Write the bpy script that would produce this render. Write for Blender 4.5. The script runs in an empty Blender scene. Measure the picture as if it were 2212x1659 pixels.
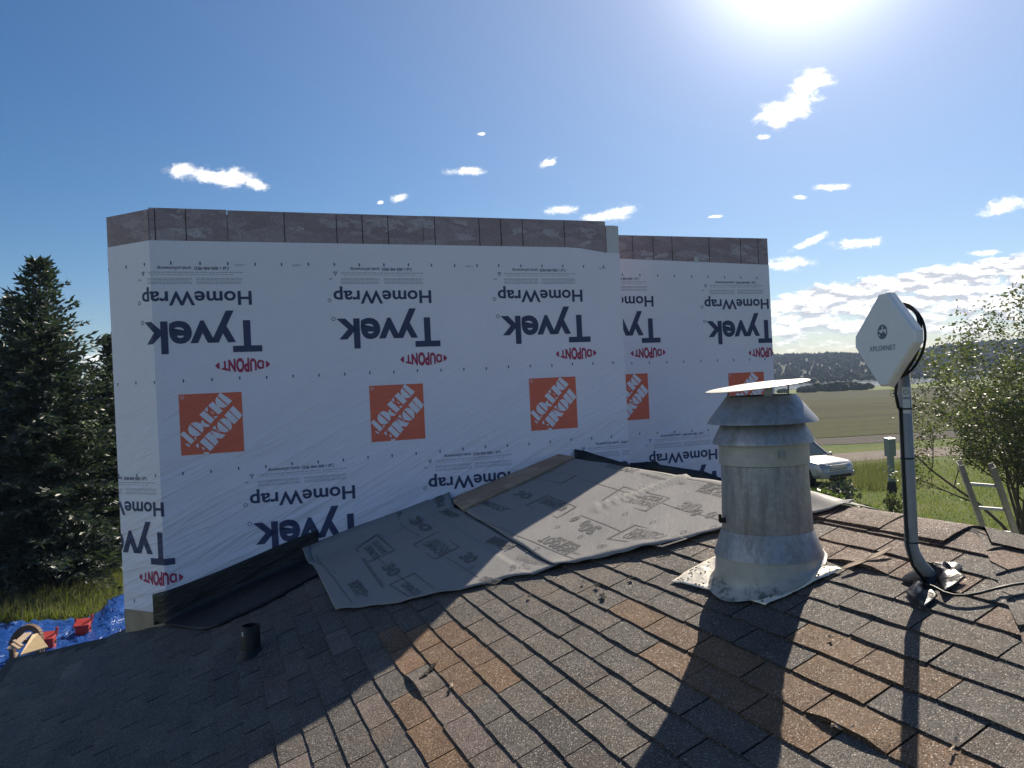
import bpy, bmesh, math, random
import numpy as np
from mathutils import Vector, Matrix
random.seed(7); np.random.seed(7)
SC = bpy.context.scene
COL = SC.collection
R_ = math.radians

# ------------------------------------------------------------------ camera, sky, sun, exposure
H = 4.6                       # eye height above the lawn
F = 1664.0                    # focal length in the 2212-px wide reading of the photograph
ROLL = math.atan(0.048)
cam_d = bpy.data.cameras.new('camera'); cam = bpy.data.objects.new('camera', cam_d); COL.objects.link(cam)
cam_d.sensor_width = 36.0; cam_d.lens = 2888/3840*36.0; cam_d.clip_start = 0.05; cam_d.clip_end = 9000
cam.matrix_world = Matrix.Translation((0, 0, H)) @ Matrix.Rotation(R_(90), 4, 'X') @ Matrix.Rotation(-ROLL, 4, 'Z')
SC.camera = cam

SUN_AZ, SUN_EL = R_(61.0), R_(38.6)
SUN = Vector((math.cos(SUN_EL)*math.cos(SUN_AZ), math.cos(SUN_EL)*math.sin(SUN_AZ), math.sin(SUN_EL)))
sl = bpy.data.lights.new('sun', 'SUN'); sl.energy = 5.0; sl.angle = R_(0.53); sl.color = (1.0, 0.89, 0.73)
so = bpy.data.objects.new('sun', sl); COL.objects.link(so); so.location = (0, 0, 60)
so.rotation_euler = SUN.to_track_quat('Z', 'Y').to_euler()
SC.view_settings.view_transform = 'Standard'; SC.view_settings.look = 'None'
SC.view_settings.exposure = 0.62; SC.view_settings.gamma = 1.0

CR, SR = math.cos(ROLL), math.sin(ROLL)
def ray(x, y):
    du, dv = x-1106.0, y-829.5
    return Vector(((du*CR-dv*SR)/F, 1.0, -(du*SR+dv*CR)/F))
def at(x, y, Y):              # point of the place seen at that spot, Y metres ahead
    r = ray(x, y); return Vector((r.x*Y, Y, r.z*Y+H))

class NT:
    def __init__(s, tree): s.t = tree; s.n = tree.nodes; s.l = tree.links
    def new(s, typ, **kw):
        nd = s.n.new(typ)
        for k, v in kw.items(): setattr(nd, k, v)
        return nd
    def put(s, sock, v):
        if isinstance(v, bpy.types.NodeSocket): s.l.new(v, sock)
        elif v is not None: sock.default_value = v
    def m(s, op, a, b=None, c=None, clamp=False):
        nd = s.new('ShaderNodeMath', operation=op, use_clamp=clamp)
        s.put(nd.inputs[0], a)
        if b is not None: s.put(nd.inputs[1], b)
        if c is not None: s.put(nd.inputs[2], c)
        return nd.outputs[0]
    def vm(s, op, a, b=None, out=0):
        nd = s.new('ShaderNodeVectorMath', operation=op); s.put(nd.inputs[0], a)
        if b is not None: s.put(nd.inputs[1], b)
        return nd.outputs[out]
    def noise(s, vec, scale, detail=4, rough=.55, dist=0.0, col=False):
        nd = s.new('ShaderNodeTexNoise'); s.put(nd.inputs['Vector'], vec)
        nd.inputs['Scale'].default_value = scale; nd.inputs['Detail'].default_value = detail
        nd.inputs['Roughness'].default_value = rough; nd.inputs['Distortion'].default_value = dist
        return nd.outputs['Color' if col else 'Fac']
    def ramp(s, fac, stops, interp='LINEAR'):
        nd = s.new('ShaderNodeValToRGB'); s.put(nd.inputs[0], fac); cr = nd.color_ramp; cr.interpolation = interp
        while len(cr.elements) < len(stops): cr.elements.new(0.5)
        for e, (p, c) in zip(cr.elements, stops):
            e.position = p; e.color = (c, c, c, 1) if isinstance(c, (int, float)) else (*c, 1)
        return nd.outputs[0]
    def mix(s, fac, a, b, blend='MIX'):
        nd = s.new('ShaderNodeMix', data_type='RGBA', blend_type=blend)
        s.put(nd.inputs[0], fac)
        for i, v in ((6, a), (7, b)):
            if isinstance(v, tuple): v = (*v, 1) if len(v) == 3 else v
            s.put(nd.inputs[i], v)
        return nd.outputs[2]
    def mapr(s, v, a, b, c, d, smooth=False):
        nd = s.new('ShaderNodeMapRange'); nd.clamp = True
        if smooth: nd.interpolation_type = 'SMOOTHSTEP'
        s.put(nd.inputs[0], v)
        for i, q in enumerate((a, b, c, d)): s.put(nd.inputs[1+i], q)
        return nd.outputs[0]

world = bpy.data.worlds.new('World'); SC.world = world; world.use_nodes = True
def build_world():
    t = NT(world.node_tree); t.n.clear()
    out = t.new('ShaderNodeOutputWorld')
    sky = t.new('ShaderNodeTexSky'); sky.sky_type = 'NISHITA'; sky.sun_disc = False
    sky.sun_elevation = SUN_EL; sky.sun_rotation = math.pi/2-SUN_AZ
    sky.altitude = 600; sky.air_density = 1.0; sky.dust_density = 0.35; sky.ozone_density = 3.0
    bg = t.new('ShaderNodeBackground'); bg.inputs[1].default_value = 0.058
    hs = t.new('ShaderNodeHueSaturation'); hs.inputs['Saturation'].default_value = 1.36; t.l.new(sky.outputs[0], hs.inputs['Color'])
    t.l.new(t.mix(1.0, hs.outputs[0], (0.96, 0.93, 0.95), 'MULTIPLY'), bg.inputs[0])
    # clouds: laid out by direction in the sky (tangent of azimuth / elevation off north)
    tc = t.new('ShaderNodeTexCoord'); D = tc.outputs['Generated']
    sp = t.new('ShaderNodeSeparateXYZ'); t.l.new(D, sp.inputs[0])
    yy = t.m('MAXIMUM', sp.outputs[1], 0.02)
    cx = t.m('DIVIDE', sp.outputs[0], yy); cz = t.m('DIVIDE', sp.outputs[2], yy)
    cb = t.new('ShaderNodeCombineXYZ'); t.l.new(cx, cb.inputs[0]); t.l.new(cz, cb.inputs[1]); P = cb.outputs[0]
    blobs = [(395,368,46,19,8),(440,378,56,21,8),(500,384,62,25,8),(550,397,36,15,20),(1012,369,52,10,0),(862,428,20,11,-20),(822,437,9,5,0),(1187,351,24,11,-20),
             (1214,454,40,12,0),(1300,467,44,12,-6),(1338,460,46,19,-12),(1690,240,62,34,-14),(1725,222,50,36,-30),(1738,186,36,34,-40),(1765,165,42,24,15),
             (1685,262,40,16,0),(1748,172,28,26,0),(1650,296,20,7,0),(1797,405,42,10,0),(1730,427,17,7,0),(1860,525,70,14,0),(1755,520,56,9,-22),
             (1700,570,62,17,0),(2170,445,72,19,-12),(2130,547,48,8,0),(215,770,40,16,0),(1690,666,40,13,0),(1545,468,18,4,0),(1040,289,10,4,0)]
    M = None
    for (x, y, rx, ry, rot) in blobs:
        r = ray(x, y)
        mp = t.new('ShaderNodeMapping', vector_type='TEXTURE'); t.l.new(P, mp.inputs[0])
        mp.inputs['Location'].default_value = (r.x, r.z, 0)
        mp.inputs['Rotation'].default_value = (0, 0, R_(-rot))
        mp.inputs['Scale'].default_value = (rx/F, ry/F, 1)
        v = t.m('SUBTRACT', 1.0, t.vm('LENGTH', mp.outputs[0], out=1))
        M = v if M is None else t.m('MAXIMUM', M, v)
    sc1 = t.new('ShaderNodeMapping'); t.l.new(P, sc1.inputs[0]); sc1.inputs['Scale'].default_value = (1, 1.5, 1)
    nz = t.noise(sc1.outputs[0], 46, 10, .66, .5)
    base = t.m('ADD', t.m('MAXIMUM', M, -1.0), t.m('MULTIPLY', t.m('SUBTRACT', nz, .5), 2.3))
    d1 = t.m('POWER', t.mapr(base, -0.14, 0.80, 0, 1, True), 1.3)
    # the cumulus bank low over the hills
    bx = t.mapr(cx, 0.30, 0.37, 0, 1, True)
    topz = t.m('ADD', 0.060, t.m('MULTIPLY', cx, 0.115))
    st = t.new('ShaderNodeMapping'); t.l.new(P, st.inputs[0]); st.inputs['Scale'].default_value = (1, 2.6, 1)
    nb = t.noise(st.outputs[0], 24, 9, .62, .25)
    offs = t.new('ShaderNodeMapping'); t.l.new(P, offs.inputs[0]); offs.inputs['Scale'].default_value = (1, 2.6, 1); offs.inputs['Location'].default_value = (0.003, 0.016, 0)
    nb2 = t.noise(offs.outputs[0], 24, 9, .62, .25)
    up = t.m('ADD', .35, t.m('MULTIPLY', t.mapr(cz, 0.02, topz, 0, 1), .65)); up = t.m('MULTIPLY', up, t.mapr(cz, .018, .034, 0, 1))
    bandv = t.m('MULTIPLY', t.m('MULTIPLY', up, t.m('SUBTRACT', 1.0, t.mapr(cz, t.m('SUBTRACT', topz, 0.012), t.m('ADD', topz, 0.014), 0, 1, True))), bx)
    band = t.m('ADD', t.m('MULTIPLY', bandv, 0.62), t.m('MULTIPLY', t.m('SUBTRACT', nb, .5), 1.35))
    d2 = t.m('MULTIPLY', t.mapr(band, 0.20, 0.44, 0, 1, True), t.mapr(bandv, 0.02, 0.15, 0, 1))
    dens = t.m('MAXIMUM', d1, d2, clamp=True)
    lit = t.mapr(t.m('SUBTRACT', nb, nb2), -0.09, 0.07, 0.0, 1.0)
    ccol = t.mix(lit, (0.40, 0.43, 0.50), (1.18, 1.15, 1.10))
    ccol = t.mix(d1, ccol, (1.15, 1.14, 1.12))
    cbg = t.new('ShaderNodeBackground'); t.l.new(ccol, cbg.inputs[0]); cbg.inputs[1].default_value = 0.84
    mx = t.new('ShaderNodeMixShader'); t.l.new(dens, mx.inputs[0]); t.l.new(bg.outputs[0], mx.inputs[1]); t.l.new(cbg.outputs[0], mx.inputs[2])
    # glow painted into the sky beside the sun, partly standing in for lens glare
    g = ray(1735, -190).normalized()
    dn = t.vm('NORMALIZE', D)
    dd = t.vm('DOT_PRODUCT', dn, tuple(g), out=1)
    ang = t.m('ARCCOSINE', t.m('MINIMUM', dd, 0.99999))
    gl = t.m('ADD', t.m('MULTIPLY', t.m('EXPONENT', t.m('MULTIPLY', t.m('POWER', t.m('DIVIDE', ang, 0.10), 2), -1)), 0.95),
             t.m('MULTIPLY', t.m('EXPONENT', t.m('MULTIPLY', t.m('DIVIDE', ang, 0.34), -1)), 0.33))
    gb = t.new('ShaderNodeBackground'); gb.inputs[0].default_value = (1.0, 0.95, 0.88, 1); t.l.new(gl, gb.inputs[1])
    # unseen cloud mass added low behind and beside the roof to brighten chamfer and panel
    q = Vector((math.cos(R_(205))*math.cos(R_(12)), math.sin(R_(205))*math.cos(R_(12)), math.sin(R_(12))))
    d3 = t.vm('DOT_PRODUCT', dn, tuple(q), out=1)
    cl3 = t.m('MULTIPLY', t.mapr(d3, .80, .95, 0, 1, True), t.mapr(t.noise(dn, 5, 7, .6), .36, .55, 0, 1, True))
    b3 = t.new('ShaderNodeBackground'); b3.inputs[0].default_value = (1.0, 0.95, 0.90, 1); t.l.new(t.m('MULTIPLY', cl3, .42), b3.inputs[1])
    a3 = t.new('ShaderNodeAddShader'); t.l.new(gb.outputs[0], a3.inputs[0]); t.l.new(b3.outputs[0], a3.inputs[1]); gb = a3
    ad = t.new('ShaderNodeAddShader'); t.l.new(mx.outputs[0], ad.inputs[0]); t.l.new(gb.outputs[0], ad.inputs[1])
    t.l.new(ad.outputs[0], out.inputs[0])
build_world()

# ------------------------------------------------------------------ helpers
def tag(o, label=None, cat=None, group=None, kind=None):
    if label: o['label'] = label
    if cat: o['category'] = cat
    if group: o['group'] = group
    if kind: o['kind'] = kind
    return o
def thing(name, label, cat, loc=(0,0,0), group=None, rz=0.0):
    o = bpy.data.objects.new(name, None); COL.objects.link(o); o.location = loc; o.rotation_euler = (0, 0, rz)
    o.empty_display_size = .2
    return tag(o, label, cat, group)
class MB:
    def __init__(s): s.v = []; s.f = []; s.c = []; s.cur = None
    def vert(s, p): s.v.append(tuple(p)); return len(s.v)-1
    def face(s, idx):
        s.f.append(tuple(idx)); s.c.append(s.cur)
    def poly(s, pts): s.face([s.vert(p) for p in pts])
    def hexa(s, P):           # 8 points: bottom 0-3, top 4-7
        i = [s.vert(p) for p in P]
        for q in ((3,2,1,0),(4,5,6,7),(0,1,5,4),(1,2,6,5),(2,3,7,6),(3,0,4,7)): s.face([i[k] for k in q])
    def box(s, c, d, M=None):
        c = Vector(c); x, y, z = d[0]/2, d[1]/2, d[2]/2
        P = [Vector(q) for q in ((-x,-y,-z),(x,-y,-z),(x,y,-z),(-x,y,-z),(-x,-y,z),(x,-y,z),(x,y,z),(-x,y,z))]
        s.hexa([(c+(M @ p if M else p)) for p in P])
    def bar(s, a, b, w, h, up=(0,0,1)):
        a, b = Vector(a), Vector(b); d = (b-a).normalized(); u = Vector(up)
        r = d.cross(u); r = r.normalized() if r.length > 1e-6 else Vector((1,0,0)); u = r.cross(d).normalized()
        q = [(-1,-1),(1,-1),(1,1),(-1,1)]
        s.hexa([a+r*w/2*i+u*h/2*j for i, j in q]+[b+r*w/2*i+u*h/2*j for i, j in q])
    def tube(s, pts, rad, n=8, cap=True):
        pts = [Vector(p) for p in pts]; rings = []
        if not isinstance(rad, (list, tuple)): rad = [rad]*len(pts)
        prev = None
        for k, p in enumerate(pts):
            d = (pts[min(k+1, len(pts)-1)]-pts[max(k-1, 0)]).normalized()
            a = prev if prev is not None else (Vector((0,0,1)) if abs(d.z) < .9 else Vector((1,0,0)))
            u = (a-d*a.dot(d)).normalized(); prev = u; w = d.cross(u)
            rings.append([s.vert(p+(u*math.cos(2*math.pi*i/n)+w*math.sin(2*math.pi*i/n))*rad[k]) for i in range(n)])
        for A, B in zip(rings, rings[1:]):
            for i in range(n): s.face((A[i], A[(i+1) % n], B[(i+1) % n], B[i]))
        if cap: s.face(rings[0][::-1]); s.face(rings[-1])
    def lathe(s, prof, c=(0,0,0), n=40, capb=False, capt=False):
        rings = []
        for r, z in prof: rings.append([s.vert((c[0]+r*math.cos(2*math.pi*i/n), c[1]+r*math.sin(2*math.pi*i/n), c[2]+z)) for i in range(n)])
        for A, B in zip(rings, rings[1:]):
            for i in range(n): s.face((A[i], A[(i+1) % n], B[(i+1) % n], B[i]))
        if capb: s.face(rings[0][::-1])
        if capt: s.face(rings[-1])
    def grid(s, P):           # P[i][j]
        I = [[s.vert(p) for p in row] for row in P]
        for i in range(len(I)-1):
            for j in range(len(I[0])-1): s.face((I[i][j], I[i][j+1], I[i+1][j+1], I[i+1][j]))
    def build(s, name, mat, parent=None, smooth=False, bevel=0, solid=0, colattr=None, auto=False):
        me = bpy.data.meshes.new(name); me.from_pydata(s.v, [], s.f); me.update()
        o = bpy.data.objects.new(name, me); COL.objects.link(o)
        if mat: me.materials.append(mat)
        if parent is not None:
            o.parent = parent
        if smooth: me.polygons.foreach_set('use_smooth', [True]*len(me.polygons))
        if auto:
            me.polygons.foreach_set('use_smooth', [True]*len(me.polygons)); me.set_sharp_from_angle(angle=R_(35))
        if colattr:
            a = me.attributes.new(colattr, 'FLOAT_COLOR', 'FACE')
            buf = np.ones((len(s.f), 4), np.float32); buf[:, :3] = [c if c is not None else (.1,.1,.1) for c in s.c]
            a.data.foreach_set('color', buf.ravel())
        if solid:
            md = o.modifiers.new('thickness', 'SOLIDIFY'); md.thickness = solid; md.offset = 1
        if bevel:
            md = o.modifiers.new('edge', 'BEVEL'); md.width = bevel; md.segments = 2; md.limit_method = 'ANGLE'
        return o
def wparent(o, p):            # geometry is in world coordinates; keep it there
    o.parent = p; o.matrix_parent_inverse = p.matrix_basis.inverted(); return o
def copy_thing(o, parent=None):
    c = o.copy(); COL.objects.link(c); c.parent = parent
    for ch in list(o.children): copy_thing(ch, c)
    return c

# ------------------------------------------------------------------ materials
def mat(name, col=(.5,.5,.5), rough=.6, metal=0.0, spec=None, build=None):
    m = bpy.data.materials.new(name); m.use_nodes = True
    t = NT(m.node_tree); b = t.n['Principled BSDF']
    b.inputs['Base Color'].default_value = (*col, 1); b.inputs['Roughness'].default_value = rough; b.inputs['Metallic'].default_value = metal
    if spec is not None: b.inputs['Specular IOR Level'].default_value = spec
    if build: build(t, b)
    return m
def bump(t, b, h, strength=.3, dist=.01):
    n = t.new('ShaderNodeBump'); n.inputs['Strength'].default_value = strength; n.inputs['Distance'].default_value = dist
    t.put(n.inputs['Height'], h); t.l.new(n.outputs[0], b.inputs['Normal'])
def pos(t): return t.new('ShaderNodeNewGeometry').outputs['Position']
def varied(c1, c2, scale, rough=.7, bs=.0, bscale=None, bdist=.005, detail=5, metal=0.0):
    def f(t, b):
        p = pos(t); n = t.noise(p, scale, detail)
        t.put(b.inputs['Base Color'], t.mix(t.mapr(n, .3, .7, 0, 1), c1, c2))
        if bs: bump(t, b, t.noise(p, bscale or scale*4, 4), bs, bdist)
    return dict(rough=rough, metal=metal, build=f)
def shingle_nodes(t, b):
    p = pos(t); at_ = t.new('ShaderNodeAttribute'); at_.attribute_name = 'tab'
    g = t.noise(p, 420, 2, .7); g2 = t.noise(p, 170, 3, .7); big = t.noise(p, 5, 5)
    v = t.new('ShaderNodeTexVoronoi'); t.put(v.inputs['Vector'], p); v.inputs['Scale'].default_value = 330
    k = t.m('ADD', t.mapr(g, .35, .65, .1, 1.9), t.m('MULTIPLY', t.m('SUBTRACT', g2, .5), 1.2))
    k = t.m('MULTIPLY', k, t.mapr(big, .3, .7, .8, 1.2))
    c = t.mix(1.0, at_.outputs['Color'], k, 'MULTIPLY')
    wth = t.m('MULTIPLY', t.mapr(t.noise(p, 2.6, 6, .7, .5), .50, .68, 0, .55), 1.0)
    c = t.mix(wth, c, t.mix(1.0, (.155,.10,.068), k, 'MULTIPLY'))
    drk = t.mapr(t.noise(p, 7, 5, .75), .56, .74, 0, .6); c = t.mix(drk, c, t.mix(1.0, (.05,.047,.045), k, 'MULTIPLY'))
    sp = t.new('ShaderNodeSeparateColor'); t.l.new(v.outputs['Color'], sp.inputs[0])
    fleck = t.mapr(sp.outputs[0], .93, .97, 0, 1)
    c = t.mix(t.m('MULTIPLY', fleck, .55), c, (.7, .62, .55))
    t.put(b.inputs['Base Color'], c)
    t.put(b.inputs['Roughness'], t.ramp(sp.outputs[1], [(0, .18), (.12, .3), (.2, .6), (1, .9)]))
    gn = t.new('ShaderNodeNewGeometry')
    bn = t.new('ShaderNodeBump'); bn.inputs['Strength'].default_value = .7; bn.inputs['Distance'].default_value = .004; t.put(bn.inputs['Height'], g)
    rv = t.vm('MULTIPLY', t.vm('SUBTRACT', v.outputs['Color'], (.5,.5,.5)), (.75,.75,.75))
    t.l.new(t.vm('NORMALIZE', t.vm('ADD', bn.outputs[0], rv)), b.inputs['Normal'])
M = {}
M['shingle'] = mat('shingle_granules', rough=.7, spec=.3, build=shingle_nodes)
M['deck'] = mat('shingle_underside', (.035,.033,.033), .9)
def wrap_bump(t, b):
    p = pos(t)
    mp = t.new('ShaderNodeMapping', vector_type='TEXTURE'); t.put(mp.inputs[0], p)
    mp.inputs['Rotation'].default_value = (0, R_(-24), R_(19.9)); mp.inputs['Scale'].default_value = (2.2, 1, .30)
    wr = t.noise(mp.outputs[0], 1.6, 3, .5, .4)
    z = t.new('ShaderNodeSeparateXYZ'); t.put(z.inputs[0], p)
    low = t.mapr(z.outputs[2], H+.45, H-.9, .12, 1.0)
    mp3 = t.new('ShaderNodeMapping', vector_type='TEXTURE'); t.put(mp3.inputs[0], p)
    mp3.inputs['Rotation'].default_value = (0, R_(-27), R_(19.9)); mp3.inputs['Scale'].default_value = (1.7, 1, .16)
    rg = t.m('ABSOLUTE', t.m('SUBTRACT', t.noise(mp3.outputs[0], 1.5, 2, .5, .3), .5))
    crease = t.m('MULTIPLY', t.m('POWER', t.m('SUBTRACT', 1.0, t.m('MULTIPLY', rg, 2.2), clamp=True), 9), .11)
    h = t.m('ADD', t.m('MULTIPLY', t.m('ADD', wr, crease), low), t.m('MULTIPLY', t.noise(p, 5, 4), .09))
    bump(t, b, t.m('ADD', h, t.m('MULTIPLY', t.noise(p, 150, 2), .003)), .5, .09)
def wrapm(name, col, c2=None):
    def f(t, b):
        p = pos(t)
        t.put(b.inputs['Base Color'], t.mix(t.m('ADD', t.m('MULTIPLY', t.mapr(t.noise(p, 60, 5, .7), .3, .7, 0, 1), .6), t.m('MULTIPLY', t.mapr(t.noise(p, 2.2, 5, .65), .35, .65, 0, 1), .5)), col, c2 or tuple(x*.86 for x in col)))
        wrap_bump(t, b)
    return mat(name, rough=.62, spec=.3, build=f)
M['wrap'] = wrapm('house_wrap_white', (.93,.865,.97), (.87,.81,.92))
M['navy'] = wrapm('print_navy', (.07,.08,.165))
M['grey_print'] = wrapm('print_small_grey', (.38,.40,.46))
M['red'] = wrapm('print_red', (.50,.06,.13))
M['orange'] = wrapm('print_orange', (.90,.20,.125))
def osb_nodes(t, b, k=(1,1,1)):
    p = pos(t); mp = t.new('ShaderNodeMapping'); t.put(mp.inputs[0], p); mp.inputs['Scale'].default_value = (.55, .55, 1.5); mp.inputs['Rotation'].default_value = (0, .5, 0)
    nz = t.noise(mp.outputs[0], 9, 3, col=True)

    v = t.new('ShaderNodeTexVoronoi'); t.put(v.inputs['Vector'], t.vm('ADD', mp.outputs[0], t.vm('MULTIPLY', nz, (.12,.12,.3)))); v.inputs['Scale'].default_value = 13
    s = t.new('ShaderNodeSeparateColor'); t.l.new(v.outputs['Color'], s.inputs[0])
    c = t.ramp(s.outputs[0], [(0, (.40,.235,.20)), (.5, (.48,.29,.25)), (.85, (.53,.335,.29)), (1, (.66,.47,.40))])
    c = t.mix(t.mapr(t.noise(p, 55, 4, .7), .35, .65, 0, .55), c, (.24,.165,.14))
    t.put(b.inputs['Base Color'], t.mix(1.0, c, k, 'MULTIPLY')); bump(t, b, s.outputs[0], .3, .002)
M['osb'] = mat('osb_strands', rough=.8, build=lambda t, b: osb_nodes(t, b, (.92,1.12,1.42)))
M['osb2'] = mat('osb_strands_yellow', rough=.8, build=lambda t, b: osb_nodes(t, b, (.80,.88,.70)))
M['seam'] = mat('board_seam', (.05,.045,.045), .9)
M['plywood'] = mat('plywood', **varied((.42,.31,.17), (.52,.40,.23), 9, .7))
M['paleboard'] = mat('pale_grey_board', **varied((.62,.58,.60), (.70,.66,.68), 30, .7))
M['brownwood'] = mat('brown_wood', **varied((.09,.05,.032), (.15,.085,.05), 8, .7))
M['plank'] = mat('weathered_plank', **varied((.34,.25,.17), (.44,.34,.24), 9, .8))
def felt_nodes(t, b):
    p = pos(t)
    t.put(b.inputs['Base Color'], t.mix(t.mapr(t.noise(p, 40, 5, .7), .3, .7, 0, 1), (.245,.238,.236), (.285,.278,.272)))
    mp = t.new('ShaderNodeMapping', vector_type='TEXTURE'); t.put(mp.inputs[0], p); mp.inputs['Rotation'].default_value = (0, 0, R_(70)); mp.inputs['Scale'].default_value = (1, .25, 1)
    bump(t, b, t.m('ADD', t.noise(mp.outputs[0], 5, 4, .6, .8), t.m('MULTIPLY', t.noise(p, 90, 2), .04)), .22, .02)
M['felt'] = mat('grey_underlay', rough=.75, spec=.15, build=felt_nodes)
M['feltprint'] = mat('underlay_print', (.11,.11,.11), .6)
def memb(t, b):
    p = pos(t); mp = t.new('ShaderNodeMapping', vector_type='TEXTURE'); t.put(mp.inputs[0], p); mp.inputs['Rotation'].default_value = (0, R_(-20), R_(20)); mp.inputs['Scale'].default_value = (1, .3, .3)
    bump(t, b, t.noise(mp.outputs[0], 4, 4, .6, .6), .7, .03)
M['membrane'] = mat('black_membrane', (.012,.012,.014), .5, build=memb)
M['blackplastic'] = mat('black_plastic', (.012,.012,.013), .48, spec=.35)
M['tar'] = mat('roofing_tar', **varied((.010,.010,.011), (.02,.02,.022), 30, .33, .5, 22, .010))
def galv(t, b):
    p = pos(t); v = t.new('ShaderNodeTexVoronoi'); t.put(v.inputs['Vector'], p); v.inputs['Scale'].default_value = 60
    s = t.new('ShaderNodeSeparateColor'); t.l.new(v.outputs['Color'], s.inputs[0])
    st = t.new('ShaderNodeMapping'); t.put(st.inputs[0], p); st.inputs['Scale'].default_value = (1, 1, .18)
    n = t.noise(st.outputs[0], 22, 6, .7)
    c = t.mix(s.outputs[0], (.31,.315,.34), (.38,.385,.41))
    c = t.mix(t.mapr(n, .48, .72, 0, .75), c, (.17,.168,.16))
    t.put(b.inputs['Base Color'], c); t.put(b.inputs['Roughness'], t.mapr(n, .3, .7, .42, .62))
    bump(t, b, t.noise(p, 9, 3), .12, .02)
M['galv'] = mat('galvanised_steel', rough=.5, metal=.55, build=galv)
def dirty(t, b):
    p = pos(t); n = t.noise(p, 9, 6, .7); z = t.new('ShaderNodeSeparateXYZ'); t.put(z.inputs[0], p)
    zz = t.mapr(z.outputs[2], H-.87, H-.82, 1, 0); m_ = t.m('MULTIPLY', t.mapr(t.noise(p, 20, 6, .75), .50, .6, 0, 1), zz)
    c = t.mix(t.mapr(n, .35, .65, 0, 1), (.36,.355,.335), (.47,.46,.43))
    t.put(b.inputs['Base Color'], t.mix(t.m('MULTIPLY', m_, .8), c, (.08,.08,.075)))
    bump(t, b, t.noise(p, 14, 4), .3, .02)
M['lead'] = mat('stained_flashing', rough=.55, metal=.25, build=dirty)
M['alu'] = mat('crinkled_aluminium', **varied((.78,.72,.60), (.86,.80,.69), 20, .40, .6, 16, .02, metal=.25))
M['capdisc'] = mat('weather_cap_metal', **varied((.50,.47,.43), (.6,.57,.53), 14, .5, metal=.4))
M['mast'] = mat('mast_steel', **varied((.26,.26,.27), (.30,.30,.31), 30, .62, metal=.1))
M['panel'] = mat('grey_white_plastic', **varied((.74,.75,.765), (.79,.80,.81), 12, .45))
M['panelprint'] = mat('panel_print', (.14,.17,.24), .6)
M['sticker'] = mat('sticker_white', (.60,.61,.60), .5)
M['rail'] = mat('ladder_rail_shaded', **varied((.30,.285,.27), (.40,.38,.36), 9, .55, metal=.3))  # rails darker than the rung aluminium, their shade put into the colour
M['ladder'] = mat('ladder_aluminium', **varied((.52,.52,.52), (.62,.62,.61), 14, .38, metal=.75))
def tarpn(t, b):
    p = pos(t); n = t.noise(p, 1.7, 5, .58, .9)
    t.put(b.inputs['Base Color'], t.mix(t.noise(p, 9, 4), (.012,.05,.22), (.02,.085,.33)))
    bump(t, b, n, 1.0, .22)
M['tarp'] = mat('blue_tarpaulin', rough=.26, build=tarpn)
M['redp'] = mat('red_plastic', **varied((.34,.03,.03), (.42,.05,.04), 6, .5))
M['bark'] = mat('bark', **varied((.07,.055,.045), (.13,.105,.085), 12, .9, .6, 30, .02))
def leafm(name, c1, c2, trans=.35):
    m = bpy.data.materials.new(name); m.use_nodes = True; t = NT(m.node_tree); b = t.n['Principled BSDF']; b.inputs['Roughness'].default_value = .5
    g = t.new('ShaderNodeNewGeometry'); c = t.mix(g.outputs['Random Per Island'], c1, c2)
    t.put(b.inputs['Base Color'], c)
    tr = t.new('ShaderNodeBsdfTranslucent'); t.put(tr.inputs[0], t.mix(1.0, c, (1.6,1.8,.8), 'MULTIPLY'))
    mx = t.new('ShaderNodeMixShader'); mx.inputs[0].default_value = trans
    t.l.new(b.outputs[0], mx.inputs[1]); t.l.new(tr.outputs[0], mx.inputs[2]); t.l.new(mx.outputs[0], t.n['Material Output'].inputs[0])
    return m
M['needle'] = leafm('spruce_needles', (.024,.036,.036), (.055,.074,.064), .2)
M['leaf'] = leafm('shrub_leaves', (.06,.075,.04), (.145,.155,.09), .33)
M['weed'] = leafm('weed_leaves', (.05,.08,.02), (.13,.16,.05), .3)
M['grassb'] = leafm('grass_blades', (.07,.10,.025), (.19,.20,.06), .4)
M['drygrass'] = leafm('dry_stalks', (.085,.095,.05), (.19,.18,.11), .3)
def groundn(t, b):
    p = pos(t); n1 = t.noise(p, .25, 6, .6); n2 = t.noise(p, 3.0, 6, .7)
    k = t.m('ADD', t.m('MULTIPLY', n1, .6), t.m('MULTIPLY', n2, .4))
    far = t.mapr(t.vm('LENGTH', p, out=1), 560, 640, 0, 1)
    t.put(b.inputs['Base Color'], t.mix(far, t.ramp(k, [(.32, (.06,.095,.02)), (.47, (.105,.15,.03)), (.58, (.16,.17,.055)), (.68, (.22,.19,.10))]), (.035,.046,.024)))
    bump(t, b, t.noise(p, 14, 5, .75), .9, .12)
M['lawn'] = mat('lawn_grass', rough=.9, spec=.15, build=groundn)
def fieldn(t, b):
    p = pos(t); mp = t.new('ShaderNodeMapping', vector_type='TEXTURE'); t.put(mp.inputs[0], p)
    mp.inputs['Rotation'].default_value = (0, 0, R_(8)); mp.inputs['Scale'].default_value = (12, 1, 1)
    n1 = t.noise(mp.outputs[0], .13, 5, .6); n2 = t.noise(p, .8, 6, .7)
    k = t.m('ADD', t.m('MULTIPLY', n1, .72), t.m('MULTIPLY', n2, .28))
    t.put(b.inputs['Base Color'], t.ramp(k, [(.36, (.028,.026,.012)), (.48, (.038,.037,.015)), (.55, (.052,.058,.018)), (.66, (.032,.029,.013))]))
    bump(t, b, n2, .7, .3)
M['field'] = mat('stubble_field', rough=.95, spec=.1, build=fieldn)
M['tilled'] = mat('tilled_soil', **varied((.020,.014,.012), (.042,.031,.024), .9, .95, 1, 2.5, .3))
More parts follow.
